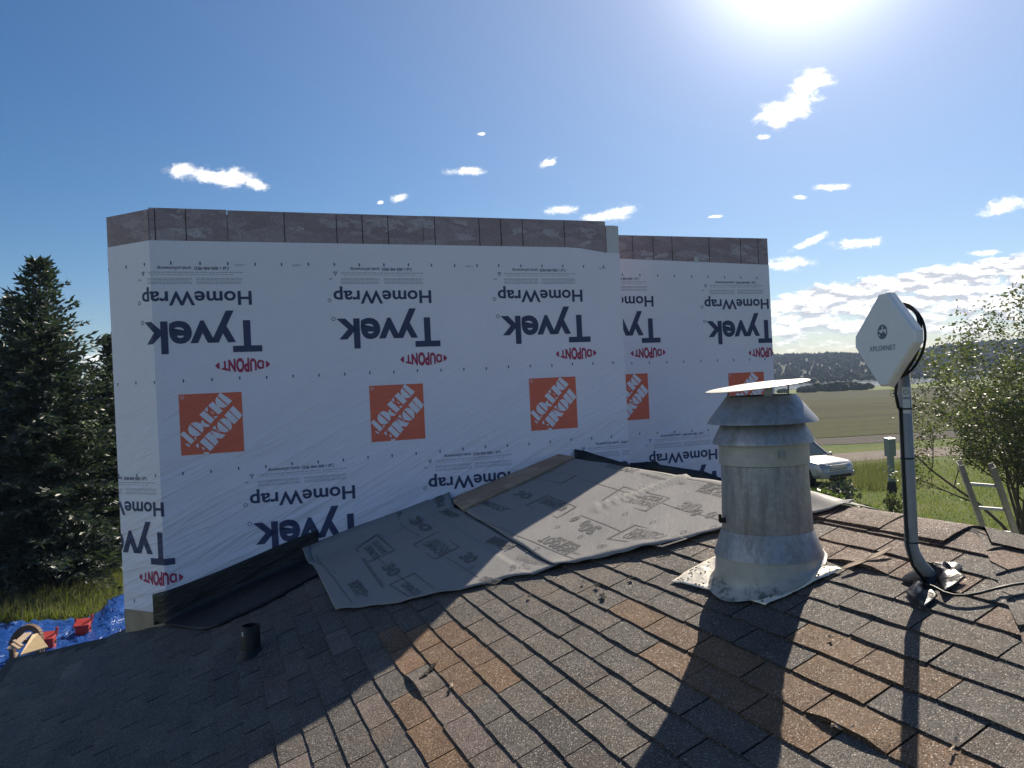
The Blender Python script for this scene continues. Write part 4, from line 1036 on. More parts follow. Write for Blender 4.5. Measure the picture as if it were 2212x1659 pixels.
# ------------------------------------------------------------------ flue
FX = at(1661, 1225, 3.279); FX.z = 0
def flue():
    c = (FX.x, FX.y, H); t = thing('flue', 'fat galvanised metal flue pipe with stacked collars and a tilted rain cap', 'chimney', (FX.x, FX.y, rz(*toE(FX))))
    def add(name, prof, m, n=56, **k):
        mb = MB(); mb.lathe(prof, c, n, **k); return wparent(mb.build(name, m, auto=True), t)
    dent = lambda r: r
    add('flue_pipe', [(.170,-.24),(.178,-.30),(.181,-.385),(.1775,-.388),(.178,-.45),(.186,-.675),(.18,-.70),(.17,-.98)], M['galv'])
    add('collar_band', [(.1835,-.295),(.1845,-.34),(.1850,-.384),(.1792,-.3845)], M['lead'])
    add('storm_collar', [(.187,-.662),(.189,-.668),(.2215,-.760),(.2235,-.768),(.2195,-.766),(.187,-.675)], M['galv'])
    add('collar', [(.160,-.205),(.176,-.228),(.2065,-.285),(.2085,-.297),(.2045,-.295),(.175,-.245)], M['galv'])
    add('cap_skirt', [(.128,-.099),(.141,-.0985),(.1435,-.101),(.222,-.200),(.2265,-.212),(.2215,-.210),(.142,-.115),(.128,-.110)], M['galv'])
    add('inner_pipe', [(.105,-.28),(.105,-.115),(.10,-.114),(.10,-.26)], M['galv'])
    # tilted disc
    mb = MB(); mb.lathe([(.004,.013),(.12,.008),(.205,.0015),(.2145,-.001),(.2145,-.004),(.20,-.002),(.1,.004)], (0,0,0), 56)
    o = mb.build('cap_disc', M['capdisc'], auto=True); q = at(1635, 833, 3.279)
    o.matrix_world = Matrix.Translation(q) @ Matrix.Rotation(R_(0.7), 4, 'X') @ Matrix.Rotation(R_(-5.2), 4, 'Y')
    bpy.context.view_layer.update(); mw = o.matrix_world.copy(); o.parent = t; o.matrix_parent_inverse = t.matrix_basis.inverted(); o.matrix_world = mw
    # strap and rods carrying it
    def rod(xp, zt, zb, dy, w):
        p = Vector((FX.x+xp, FX.y+dy, 0)); mb = MB(); mb.bar((p.x, p.y, H+zb), (p.x+.004, p.y, H+zt), w, .004, (0,1,0)); wparent(mb.build('cap_strap', M['galv']), t)
    rod(-.015, -.060, -.135, -.138, .034); rod(.128, -.045, -.108, .03, .007); rod(-.135, -.075, -.108, .02, .007)
    for a, zz in ((-1.5, -.335), ):
        mb = MB(); r = .188; mb.box((FX.x+r*math.cos(a), FX.y+r*math.sin(a), H+zz), (.022,.014,.03)); mb.box((FX.x+r*math.cos(a), FX.y+r*math.sin(a)-.008, H+zz), (.012,.01,.012)); wparent(mb.build('band_clip', M['galv']), t)
    mb = MB(); a = 3.25; mb.box((FX.x+.192*math.cos(a), FX.y+.192*math.sin(a), H-.618), (.03,.016,.02)); mb.box((FX.x+.205*math.cos(a), FX.y+.205*math.sin(a), H-.608), (.01,.016,.03)); wparent(mb.build('band_bolt', M['blackplastic']), t)
    # base boot flaring onto the slope
    mb = MB(); n = 56; rows = []
    E0 = toE(Vector((FX.x, FX.y, 0)))
    for k in range(12):
        v = k/11; ring = []
        for i in range(n+1):
            a = 2*math.pi*i/n; r = .2155+.012*v+(.014+.026*math.cos(a-R_(225)))*max(0, (v-.70)/.30)**1.6
            p = Vector((FX.x+r*math.cos(a), FX.y+r*math.sin(a), 0)); E = toE(p); zr = rz(*E)+.02; p.z = (H-.755)*(1-v)+zr*v+.004*math.sin(i*.9)*v
            ring.append(p)
        rows.append(ring)
    mb.grid(rows); wparent(mb.build('boot', M['lead'], smooth=True), t)
    mb = MB(); rng = random.Random(8); rows = []
    L, T_, Rr, B_ = hit(*z7(22,668), .02), hit(*z7(300,515), .02), hit(*z7(928,604), .02), hit(*z7(520,795), .02)
    for i in range(29):
        u = i/28; row = []
        for j in range(25):
            v = j/24; E = [L[k]*(1-u)*(1-v)+T_[k]*u*(1-v)+B_[k]*(1-u)*v+Rr[k]*u*v for k in (0,1)]
            row.append(rp(E[0], E[1], .017+.006*wnoise(E[0]*4, E[1]*4, 1)+rng.uniform(0,.0022)))
        rows.append(row)
    mb.grid(rows); wparent(mb.build('flashing_plate', M['alu'], smooth=True, solid=.0015), t)
    mb = MB()
    for k in range(60):
        u, v = rng.random(), rng.random()
        if rng.random() < .5: u = rng.choice((.03, .97)) if rng.random() < .5 else u; v = rng.choice((.04,.96)) if 0.05 < u < .95 else v
        E = [L[q]*(1-u)*(1-v)+T_[q]*u*(1-v)+B_[q]*(1-u)*v+Rr[q]*u*v for q in (0,1)]
        mb.lathe([(.0045,0),(.0045,.003),(.001,.004)], rp(*E, .024), 6)
    wparent(mb.build('nail_heads', M['deck']), t)
z7 = lambda x, y: (1440+.4097*x, 979.3+.4097*y)
flue()

# ------------------------------------------------------------------ plumbing vent pipe in the shade
def vent():
    E = hit(543, 1412); b = rp(*E); t = thing('vent_pipe', 'short black plastic vent pipe standing in the shaded part of the roof', 'pipe', b)
    hh = .165; r = .054
    mb = MB(); mb.lathe([(r,-.06),(r,hh-.006),(r-.004,hh),(r-.012,hh),(r-.013,hh-.08)], (0,0,0), 28); mb.build('pipe', M['blackplastic'], t, auto=True)
    mb = MB(); mb.lathe([(r+.045,-.04),(r+.02,.0),(r+.005,.035),(r+.001,.037)], (0,0,0), 28); mb.build('boot', M['blackplastic'], t, auto=True)
    mb = MB()
    for a0 in (4.05,):
        mb.grid([[((r+.0015)*math.cos(a0+k*.11), (r+.0015)*math.sin(a0+k*.11), z) for k in range(3)] for z in (.115, .14)])
    mb.build('sticker', M['sticker'], t)
vent()

# ------------------------------------------------------------------ antenna on its J-mast
def antenna():
    Y = 2.76; foot = rp(*hit(2013, 1240)); foot.z += .012
    t = thing('antenna', 'square diamond-set internet antenna on a bent grey mast', 'antenna', foot)
    top = at(1948, 760, Y); low = at(1966, 1165, Y); low.z = low.z; low.x = top.x = (at(1961,1000,Y)).x
    k1 = at(1974, 1196, Y-.005); k2 = at(1990, 1222, Y); 
    pts = [top, low+Vector((0,0,.10)), low, low+(k1-low)*.45+Vector((-.004,0,0)), k1, k2, at(2016,1250,Y+.01)]
    mb = MB(); mb.tube(pts, .0225, 18); wparent(mb.build('mast', M['mast'], smooth=True), t)
    # foot plate under tar patches
    E = hit(2016, 1248)
    mb = MB(); rng = random.Random(5); N = 22; rows = []
    for i in range(N+1):
        a = 2*math.pi*i/N; row = []
        rr = .075+.02*math.sin(a*2+.4)+.012*math.sin(a*5)
        for k in range(7):
            v = k/6; hh = .03*(1-v)**1.5+.020+.008*rng.random()*(1-v)
            row.append(rp(E[0]+rr*v*math.cos(a)*1.0, E[1]+rr*v*math.sin(a)*1.05, hh if v < 1 else .012))
        rows.append(row)
    rows[-1] = rows[0]
    mb.grid(rows); wparent(mb.build('tar_seal', M['tar'], smooth=True), t)
    # two lobes of black flashing tape lifting at their ends
    for quad, lift in (([(1955,1276),(1992,1252),(2026,1286),(1996,1316)], .0), ([(2018,1232),(2044,1226),(2087,1246),(2040,1282)], .03)):
        q = [hit(*p, .02) for p in quad]; rows = []
        for i in range(11):
            u = i/10; rows.append([rp(*[q[0][k]*(1-u)*(1-v)+q[1][k]*u*(1-v)+q[3][k]*(1-u)*v+q[2][k]*u*v for k in (0,1)], .018+.005*wnoise(u*1.1, v*1.3, 3)+(lift*(u*(1-v))**2)+.009*math.sin(math.pi*u)*math.sin(math.pi*v)) for v in [j/10 for j in range(11)]])
        mb = MB(); mb.grid(rows); wparent(mb.build('flashing_tape', M['tar'], smooth=True, solid=.003), t)
    # panel: a square set on its corner, corners cut, facing left of the viewer
    C = at(1911, 733, Y-.06); az = R_(-171); nrm = Vector((math.cos(az), math.sin(az), .05)).normalized()
    r = Vector((-nrm.y, nrm.x, 0)).normalized(); u = nrm.cross(r).normalized()
    if u.z < 0: u = -u
    if r.x < 0: r = -r
    D = .165; c_ = .020; out = [(-c_, D-c_), (c_, D-c_)], 
    oc = [(-c_, D), (c_, D), (D, c_), (D, -c_), (c_, -D), (-c_, -D), (-D, -c_), (-D, c_)]
    oc = [(x*1.0, y) for x, y in oc]
    mb = MB(); F0 = [C+r*x*.955+u*y*.955+nrm*.008 for x, y in oc]; F1 = [C+r*x+u*y for x, y in oc]; F2 = [C+r*x+u*y-nrm*.026 for x, y in oc]; F3 = [C+r*x*.9+u*y*.9-nrm*.034 for x, y in oc]
    mb.grid([A+[A[0]] for A in (F0, F1, F2, F3)]); mb.poly(F0[::-1]); mb.poly(F3)
    wparent(mb.build('panel', M['panel'], bevel=.003), t)
    pm = lambda x, y: C+r*x+u*y+nrm*.0095
    v, f = flat_text('XPLORNET', -.072, .072, -.040, -.022, bold=.0, spacing=1.08)
    its = [(v, f)]; 
    em = [ring2d(0, .026, .026, .004, 24)]
    for k in range(4): em.append(([(-.018+.009*k, .006-.001*k), (-.012+.009*k, .004), (.010+.004*k, .026-.004*k), (.004+.004*k, .028-.004*k)], [(0,1,2,3)]))
    em.append(([(-.022,.032),(-.004,.034),(0,.050),(-.012,.048)], [(0,1,2,3)])); em.append(([(.004,.033),(.020,.036),(.014,.046),(.006,.050)], [(0,1,2,3)])); em.append(([(-.024,.022),(-.003,.012),(.0,.018),(-.02,.029)], [(0,1,2,3)]))
    decal('lettering', *join2d(its), pm, M['panelprint'], t); decal('emblem', *join2d(em), pm, M['panelprint'], t)
    # radio box, bracket and coiled black cable behind the panel
    mb = MB(); Mx = Matrix((r, nrm, u)).transposed()
    bc = C-nrm*.075; mb.box(bc+nrm*.02, (.12, .05, .13), Mx)
    wparent(mb.build('radio_box', M['blackplastic'], bevel=.01), t)
    mb = MB(); mb.bar(C-nrm*.10-u*.02, Vector((top.x, top.y, C.z-.03)), .05, .06); mb.tube([Vector((top.x, top.y, C.z-.10)), Vector((top.x, top.y, C.z+.05))], .032, 14)
    wparent(mb.build('bracket', M['mast']), t)
    for k, (ra, rb, dd, ph) in enumerate(((.10,.13,.040,.0), (.095,.12,.048,.5), (.10,.125,.056,1.1))):
        pts = []
        for i in range(33):
            a = 2*math.pi*i/32; pts.append(C-nrm*(dd+.012*math.sin(a*2+ph))+r*(.025+ra*math.cos(a)*.95)+u*(-.005+rb*math.sin(a)))
        mb = MB(); mb.tube(pts, .0046, 8, cap=False); wparent(mb.build('cable_loop', M['blackplastic'], smooth=True), t)
    # cable dropping down the mast, ties, stickers
    mb = MB(); pts = [C-nrm*.06-u*.10, at(1937,822,Y-.03), at(1935,850,Y-.035), at(1941,880,Y-.03)]+[Vector((low.x-.022, low.y-.012, z)) for z in np.linspace(top.z-.2, low.z+.05, 5)]+[at(1961,1180,Y-.03), at(1972,1222,Y-.035), at(2000,1258,Y-.03)]
    mb.tube(pts, .0055, 8); wparent(mb.build('drop_cable', M['blackplastic'], smooth=True), t)
    for y in (883, 990, 1172):
        p = at(1950, y, Y); mb = MB(); mb.lathe([(.0236,-.003),(.0245,0),(.0236,.003)], (low.x, low.y, p.z), 20); wparent(mb.build('cable_tie', M['blackplastic']), t)
    def wrapst(za, zb, name, m, a0=-2.35, a1=-1.25, rr=.0233):
        mb = MB(); mb.grid([[(low.x+rr*math.cos(a0+(a1-a0)*i/8), low.y+rr*math.sin(a0+(a1-a0)*i/8), z) for i in range(9)] for z in (zb, za)]); return wparent(mb.build(name, m, smooth=True), t)
    wrapst(at(1950,836,Y).z, at(1950,858,Y).z, 'sticker', M['sticker']); wrapst(at(1950,862,Y).z, at(1950,893,Y).z, 'sticker', M['sticker'])
    its = [ring2d(-1.8, 0, .40, .1, 16, .022)]
    zc = at(1950,847,Y).z; mp = lambda x, y: Vector((low.x+.0237*math.cos(x), low.y+.0237*math.sin(x), zc+y))
    decal('sticker_print', *join2d([([(p[0], p[1]) for p in its[0][0]], its[0][1])]), mp, M['panelprint'], t)
    z0 = at(1950,866,Y).z; ln = []
    for k in range(6): ln.append(([(-2.25, -.006*k), (-1.6+.1*(k % 2), -.006*k), (-1.6+.1*(k % 2), -.006*k-.0022), (-2.25, -.006*k-.0022)], [(0,1,2,3)]))
    decal('sticker_print', *join2d(ln), lambda x, y: Vector((low.x+.0237*math.cos(x), low.y+.0237*math.sin(x), z0+y)), M['grey_print'], t)
    # cable running off across the roof
    px = [(2000,1262),(2018,1268),(2040,1280),(2062,1286),(2090,1286),(2118,1281),(2150,1272),(2185,1264),(2225,1258),(2300,1250)]
    pts = []
    for i, p in enumerate(px):
        q = ray(*p); k = 2.5
        for _ in range(60):
            P = Vector((q.x*k, q.y*k, H+q.z*k)); E = toE(P); k += (P.z-(rz(*E)+.028))*.8/max(.2, -q.z)*.5
        pts.append(Vector((q.x*k, q.y*k, H+q.z*k)))
    fine = []
    for a, b in zip(pts, pts[1:]): fine += [a, (a+b)/2]
    mb = MB(); mb.tube(fine+[pts[-1]], .0048, 8); tag(mb.build('cable', M['blackplastic'], smooth=True), 'thin black cable running from the mast foot across the hip of the roof', 'cable')
antenna()

# ------------------------------------------------------------------ ladder on the back eave
def ladder():
    Y = 7.7; tl, tr = at(2068, 1000, Y), at(2149, 1006, Y-.06); bl, br = at(2115, 1139, Y+.25), at(2201, 1146, Y+.19)
    dn = ((bl-tl).normalized()+(br-tr).normalized()).normalized(); L = (tl.z+.02)/abs(dn.z)
    t = thing('ladder', 'aluminium ladder leaning on the back eave, its top two rungs in view', 'ladder', (tl+dn*L)*.5+(tr+dn*L)*.5)
    side = (tr-tl).normalized(); face = dn.cross(side).normalized()
    for p in (tl, tr):
        mb = MB(); q = p+dn*L; h_ = .095; w = .048
        for o, (a, b) in ((Vector((0,0,0)), (.006, h_)),): mb.bar(p, q, a, b, face)
        sgn = 1 if p is tl else -1
        mb.bar(p+side*sgn*w/2+face*h_/2*.93, q+side*sgn*w/2+face*h_/2*.93, w, .006, face); mb.bar(p+side*sgn*w/2-face*h_/2*.93, q+side*sgn*w/2-face*h_/2*.93, w, .006, face)
        wparent(mb.build('rail', M['rail']), t)
        mb = MB(); mb.bar(p-dn*.012, p+dn*.03, .034, h_+.012, face); wparent(mb.build('rail_cap', M['blackplastic']), t) if False else None
    k = .17*(1.0); s0 = None
    # rungs measured along the rails
    ya = 1033; d0 = .26
    n = int((L-.2)/.305)
    for i in range(n):
        a = tl+dn*(d0+.305*i)+side*.012; b = tr+dn*(d0+.305*i)-side*.012
        mb = MB(); mb.bar(a, b, .034, .030, Vector((0,0,1))); wparent(mb.build('rung', M['ladder'], bevel=.003), t)
ladder()

# ------------------------------------------------------------------ vehicle
def suv():
    Z = 30.0; p = at(1812, 1052, Z); p.z = 0
    hd = R_(-66); t = thing('parked_suv', 'silver sport utility vehicle parked on the lawn beyond the flue', 'car', p-Vector((math.cos(hd), math.sin(hd), 0))*2.3, None, hd)
    st = [(2.34,.60,.42,.70),(2.32,.80,.38,.80),(2.24,.90,.35,.87),(2.05,.985,.34,.91),(1.6,1.03,.34,.93),(1.15,1.07,.34,.94),(.85,1.10,.34,.945),(0,1.12,.34,.95),(-1.2,1.13,.34,.95),(-2.0,1.12,.36,.94),(-2.25,1.05,.40,.90),(-2.32,.9,.45,.85)]
    mb = MB(); rows = []
    for x, zt, zb, w in st:
        rows.append([(x,-w*.90,zb),(x,-w,zb+.12),(x,-w*1.0,(zt+zb)/2+.05),(x,-w*.985,zt-.14),(x,-w*.93,zt-.03),(x,-w*.60,zt+.012),(x,0,zt+.03),(x,w*.60,zt+.012),(x,w*.93,zt-.03),(x,w*.985,zt-.14),(x,w,(zt+zb)/2+.05),(x,w,zb+.12),(x,w*.9,zb)])
    mb.grid(rows); mb.poly(rows[0][::-1]); mb.poly(rows[-1]); mb.poly([r[0] for r in rows]+[r[-1] for r in rows][::-1])
    mb.build('body', M['carpaint'], t, auto=True)
    mb = MB(); g = [(1.02,1.11,.86),(.30,1.66,.70),(.05,1.73,.68),(-1.9,1.72,.68),(-2.25,1.10,.82)]
    roof = [[(x,-w,z),(x,0,z+.03),(x,w,z)] for x, z, w in g[1:4]]
    mb.grid(roof); mb.grid([[(x,-w,z-.05),(x,-w,z)] for x, z, w in g[1:4]]); mb.grid([[(x,w,z),(x,w,z-.05)] for x, z, w in g[1:4]])
    for s in (-1, 1):
        mb.bar((1.04, s*.87, 1.09), (.28, s*.71, 1.68), .07, .06); mb.bar((-.45, s*.93, 1.1), (-.40, s*.70, 1.68), .09, .05); mb.bar((-1.5, s*.92, 1.1), (-1.45, s*.70, 1.68), .09, .05); mb.bar((-2.25, s*.85, 1.08), (-1.92, s*.69, 1.70), .10, .06)
    mb.build('roof', M['carpaint'], t, auto=True)
    def win(nm, pts): 
        mb = MB(); mb.poly(pts); mb.build(nm, M['carglass'], t)
    win('windscreen', [(1.03,-.83,1.12),(1.03,.83,1.12),(.31,.68,1.66),(.31,-.68,1.66)])
    for s in (-1, 1):
        a = [(.95,s*.925,1.12),(-.42,s*.935,1.12),(-.40,s*.70,1.66),(.30,s*.70,1.66)]; win('side_window', a if s > 0 else a[::-1])
        a = [(-.5,s*.935,1.12),(-2.15,s*.87,1.12),(-1.9,s*.69,1.66),(-.42,s*.70,1.66)]; win('side_window', a if s > 0 else a[::-1])
    mb = MB(); mb.poly([(2.345,-.42,.86),(2.345,.42,.86),(2.36,.40,.64),(2.36,-.40,.64)]); 
    mb.hexa([(2.30,-.42,.63),(2.355,-.42,.63),(2.355,.42,.63),(2.30,.42,.63),(2.27,-.45,.86),(2.32,-.45,.86),(2.32,.45,.86),(2.27,.45,.86)])
    gr = mb.build('grille', M['rimm'], t); mb = MB()
    for k in range(4): mb.bar((2.362-.009*k, -.41, .67+.052*k), (2.362-.009*k, .41, .67+.052*k), .012, .02)
    mb.build('grille_bar', M['tyre'], gr)
    for s in (-1, 1):
        mb = MB(); mb.hexa([(2.05,s*.48,.66),(2.345,s*.48,.66),(2.24,s*.86,.64),(2.0,s*.9,.66),(2.05,s*.48,.89),(2.30,s*.48,.88),(2.18,s*.86,.89),(1.95,s*.90,.90)]); mb.build('headlight', M['lamp'], t, bevel=.02)
        mb = MB(); mb.box((.95, s*1.03, 1.12), (.10,.18,.14)); mb.build('mirror', M['carpaint'], t, bevel=.03)
    mb = MB(); mb.hexa([(2.22,-.86,.36),(2.42,-.72,.36),(2.42,.72,.36),(2.22,.86,.36),(2.22,-.9,.60),(2.43,-.74,.58),(2.43,.74,.58),(2.22,.9,.60)]); mb.build('bumper', M['carpaint'], t, bevel=.03)
    mb = MB(); mb.box((2.425, 0, .44), (.02, 1.1, .10)); mb.build('air_intake', M['tyre'], t)
    for x in (1.45, -1.4):
        for s in (-1, 1):
            mb = MB(); n = 24
            for k in range(n): 
                pass
            mb.tube([(x, s*.955, .40), (x, s*.70, .40)], .43, 26); mb.build('wheel_arch', M['tyre'], t)
            mb = MB(); mb.tube([(x, s*.99, .36), (x, s*.93, .36), (x, s*.72, .36)], [.345,.36,.36], 26); w = mb.build('wheel', M['tyre'], t)
            mb = MB(); mb.tube([(x, s*.997, .36), (x, s*.95, .36)], [.20,.235], 20); 
            for a in range(5): mb.bar((x, s*1.0, .36), (x+.21*math.cos(a*1.257), s*1.0, .36+.21*math.sin(a*1.257)), .05, .012, (0,1,0))
            mb.build('rim', M['rimm'], w)
suv()

# ------------------------------------------------------------------ pedestal post on the lawn
def pedestal():
    Z = 28.0; b = at(1927, 1056, Z); b.z = 0
    t = thing('utility_pedestal', 'grey-green metal box on a post standing on the lawn', 'utility post', b, None, R_(20))
    k = 28/1664
    zb = at(1927, 985, Z).z; zt = at(1927, 948, Z).z
    mb = MB(); mb.box((0,0,(zb+zt)/2), (.32,.24,zt-zb)); mb.build('box', M['postgreen'], t, bevel=.012)
    mb = MB(); mb.hexa([(-.17,-.13,zt),(.17,-.13,zt),(.17,.13,zt),(-.17,.13,zt),(-.17,-.13,zt+.02),(.17,-.13,zt+.02),(.15,.11,zt+.05),(-.15,.11,zt+.05)]); mb.build('lid', M['ladder'], t)
    mb = MB(); mb.box((0,0,(zb+.38)/2), (.20,.14,zb-.36)); mb.build('post', M['postgreen'], t, bevel=.01)
    mb = MB(); mb.hexa([(-.14,-.11,-.05),(.14,-.11,-.05),(.14,.11,-.05),(-.14,.11,-.05),(-.115,-.085,.40),(.115,-.085,.40),(.115,.085,.40),(-.115,.085,.40)]); mb.build('foot', M['postdark'], t)
pedestal()

# ------------------------------------------------------------------ trees and plants
def spruce(name, label, loc, h, R, seed, group='spruces behind the tower'):
    t = thing(name, label, 'tree', loc, group); rng = random.Random(seed); tri = MB()
    mb = MB(); mb.tube([(0,0,-.1),(0,0,h*.5),(.02,0,h*.97)], [.16,.09,.012], 8); mb.build('trunk', M['bark'], t)
    z = h*.05
    def quad(c, d, up, l, w):
        s = d.cross(up); s = s.normalized() if s.length > 1e-4 else Vector((1,0,0))
        tri.poly([c-s*w*.35, c+d*l*.55-s*w, c+d*l, c+d*l*.55+s*w])
    while z < h*.985:
        f = z/h; n = 5+(f < .8)*2; L0 = R*(1-f)**.82+.08
        a0 = rng.uniform(0, 6.28)
        for k in range(n):
            a = a0+6.283*k/n+rng.uniform(-.35,.35); L = L0*rng.uniform(.62, 1.22); el = -.12+f*.75+rng.uniform(-.1,.1)
            d = Vector((math.cos(a)*math.cos(el), math.sin(a)*math.cos(el), math.sin(el))); side = Vector((-math.sin(a), math.cos(a), 0))
            m_ = max(3, int(L/.15))
            for i in range(m_):
                u = (i+.5)/m_; c = Vector((0,0,z))+d*L*u+Vector((0,0,-.10*L*u*u+.16*L*max(0,u-.55)**1.5))
                wl = (.5*L*(1-u)*.55+.12)
                for s in (-1, 1):
                    dd = (d*.75+side*s*rng.uniform(.5,1.1)+Vector((0,0,rng.uniform(-.25,.25)))).normalized()
                    nn = max(1, int(wl/.16))
                    for q in range(nn):
                        cc = c+dd*wl*q/nn; 
                        for _ in range(2):
                            d2 = (dd+Vector((rng.uniform(-.55,.55), rng.uniform(-.55,.55), rng.uniform(-.5,.4)))).normalized()
                            quad(cc, d2, Vector((rng.uniform(-1,1), rng.uniform(-1,1), rng.uniform(-.2,1))), rng.uniform(.14,.26), rng.uniform(.022,.042))
                if u > .2: quad(c, (d+Vector((rng.uniform(-.3,.3),rng.uniform(-.3,.3),rng.uniform(-.1,.4)))).normalized(), Vector((rng.uniform(-1,1),rng.uniform(-1,1),1)), .24, .03)
        z += max(.09, .20*(1-f*.55))
    for _ in range(14): quad(Vector((0,0,h*.965+rng.uniform(-.05,.06))), Vector((rng.uniform(-.5,.5),rng.uniform(-.5,.5),1)).normalized(), Vector((rng.uniform(-1,1),rng.uniform(-1,1),.1)), .2, .02)
    tri.build('crown', M['needle'], t); return t
def sprucebase(x, y, Z): p = at(x, y, Z); p.z = 0; return p
spruce('spruce_tree', 'tallest dark spruce with a pointed top against the sky', sprucebase(97, 900, 20.0), 8.45, 3.3, 1)
spruce('spruce_tree', 'slightly shorter spruce crowding the tallest one on its far side from the tower', sprucebase(42, 900, 21.5), 7.75, 2.9, 2)
spruce('spruce_tree', 'spruce half cut off by the edge of the picture', sprucebase(-45, 900, 20.5), 6.9, 3.0, 3)
spruce('spruce_tree', 'dark spruce partly hidden behind the wrapped corner', sprucebase(252, 900, 22.5), 6.6, 2.3, 4)
def birdhouse():
    Z = 24.5; p = at(238, 752, Z); t = thing('birdhouse', 'small grey gabled birdhouse roof beside the wrapped corner among the spruces', 'birdhouse', (p.x, p.y, 0))
    z = p.z
    mb = MB(); mb.tube([(0,0,-.1),(0,0,z-.1)], .05, 8); mb.build('pole', M['bark'], t)
    mb = MB(); mb.box((0,0,z), (.26,.30,.28)); mb.build('box', M['brownwood'], t)
    mb = MB(); mb.hexa([(-.34,-.28,z+.13),(0,-.28,z+.34),(0,.28,z+.34),(-.34,.28,z+.13),(-.34,-.28,z+.16),(0,-.28,z+.37),(0,.28,z+.37),(-.34,.28,z+.16)]); mb.hexa([(0,-.28,z+.34),(.34,-.28,z+.13),(.34,.28,z+.13),(0,.28,z+.34),(0,-.28,z+.37),(.34,-.28,z+.16),(.34,.28,z+.16),(0,.28,z+.37)]); mb.build('roof', M['postdark'], t)
birdhouse()

def leafy_tree(label, loc, h, rad, seed, stems, nleaf, group='leafy trees beyond the ladder'):
    t = thing('leafy_tree', label, 'tree', loc, group); rng = random.Random(seed); wood = MB(); leaf = MB(); tips = []
    def grow(p, d, L, r, lev):
        n = 5; pts = [p]; rr = [r]
        for i in range(n):
            d = (d+Vector((rng.gauss(0,.13), rng.gauss(0,.13), rng.gauss(.04,.08)))).normalized(); p = p+d*L/n; pts.append(p); rr.append(r*(1-.55*(i+1)/n))
            if lev >= 1: tips.append((p, d, lev))
            if lev < 3 and i >= 1 and rng.random() < (.95 if lev < 2 else .75):
                a = rng.uniform(0, 6.28); sd = Vector((math.cos(a), math.sin(a), rng.uniform(-.1,.5)))
                grow(p, (d*.55+sd*.75).normalized(), L*rng.uniform(.42,.62), rr[-1]*.62, lev+1)
        wood.tube(pts, rr, 6 if lev < 2 else 4, cap=False)
    for k in range(stems):
        a = 6.28*k/stems+rng.uniform(-.4,.4); lean = rng.uniform(.15,.62)*rad/h*1.6
        grow(Vector((rng.uniform(-.15,.15), rng.uniform(-.15,.15), -.1)), Vector((math.cos(a)*lean, math.sin(a)*lean, 1)).normalized(), h*rng.uniform(.62,.9), .045, 0)
    wood.build('trunk', M['bark'], t, smooth=True)
    for i in range(nleaf):
        p, d, lev = rng.choice(tips); c = p+Vector((rng.gauss(0,.10), rng.gauss(0,.10), rng.gauss(0,.10)))
        u = Vector((rng.gauss(0,1), rng.gauss(0,1), rng.gauss(0,.6))).normalized(); w = u.cross(Vector((rng.gauss(0,1), rng.gauss(0,1), rng.gauss(0,1)))).normalized(); s = rng.uniform(.032,.06)
        leaf.poly([c-u*s, c-u*s*.2+w*s*.5, c+u*s, c-u*s*.2-w*s*.5])
    leaf.build('crown', M['leaf'], t); return t
p = at(2205, 1160, 19.5); p.z = 0
leafy_tree('thin-leaved small tree with many stems rising behind the ladder', p, 4.5, 2.5, 21, 9, 17000)
p = at(2300, 1150, 18.0); p.z = 0
leafy_tree('leafy tree standing past the ladder, mostly cut off by the edge of the picture', p, 4.8, 2.2, 22, 6, 12000)
def plant(label, x, y, Z, sc, seed, m='weed', n=420, leaf=.10, name='weed_clump', group='weeds and saplings on the lawn'):
    p = at(x, y, Z); p.z = 0; return bush(name, label, 'plant', p, sc, seed, M[m], group, n, leaf)
plant('small reddish sapling alone on the lawn below the pedestal', 1925, 1094, 24.5, (.42,.75), 31, 'leaf', 220, .12)
plant('dark leafy weed clump in front of the vehicle bumper', 1822, 1068, 26.5, (.8,.85), 32, 'needle', 500)
plant('green weed clump below the vehicle wheel', 1775, 1078, 25.5, (.9,.8), 33)
plant('low green weed clump showing just over the roof edge beside the flue', 1840, 1100, 23.5, (1.0,.55), 34)
plant('dry bushy shrub at the foot of the ladder', 2075, 1160, 16.5, (.55,.85), 35, 'leaf', 500, .09)
plant('sparse twiggy plant between the mast and the ladder', 2040, 1165, 16.0, (.4,.6), 36, 'leaf', 260, .09)

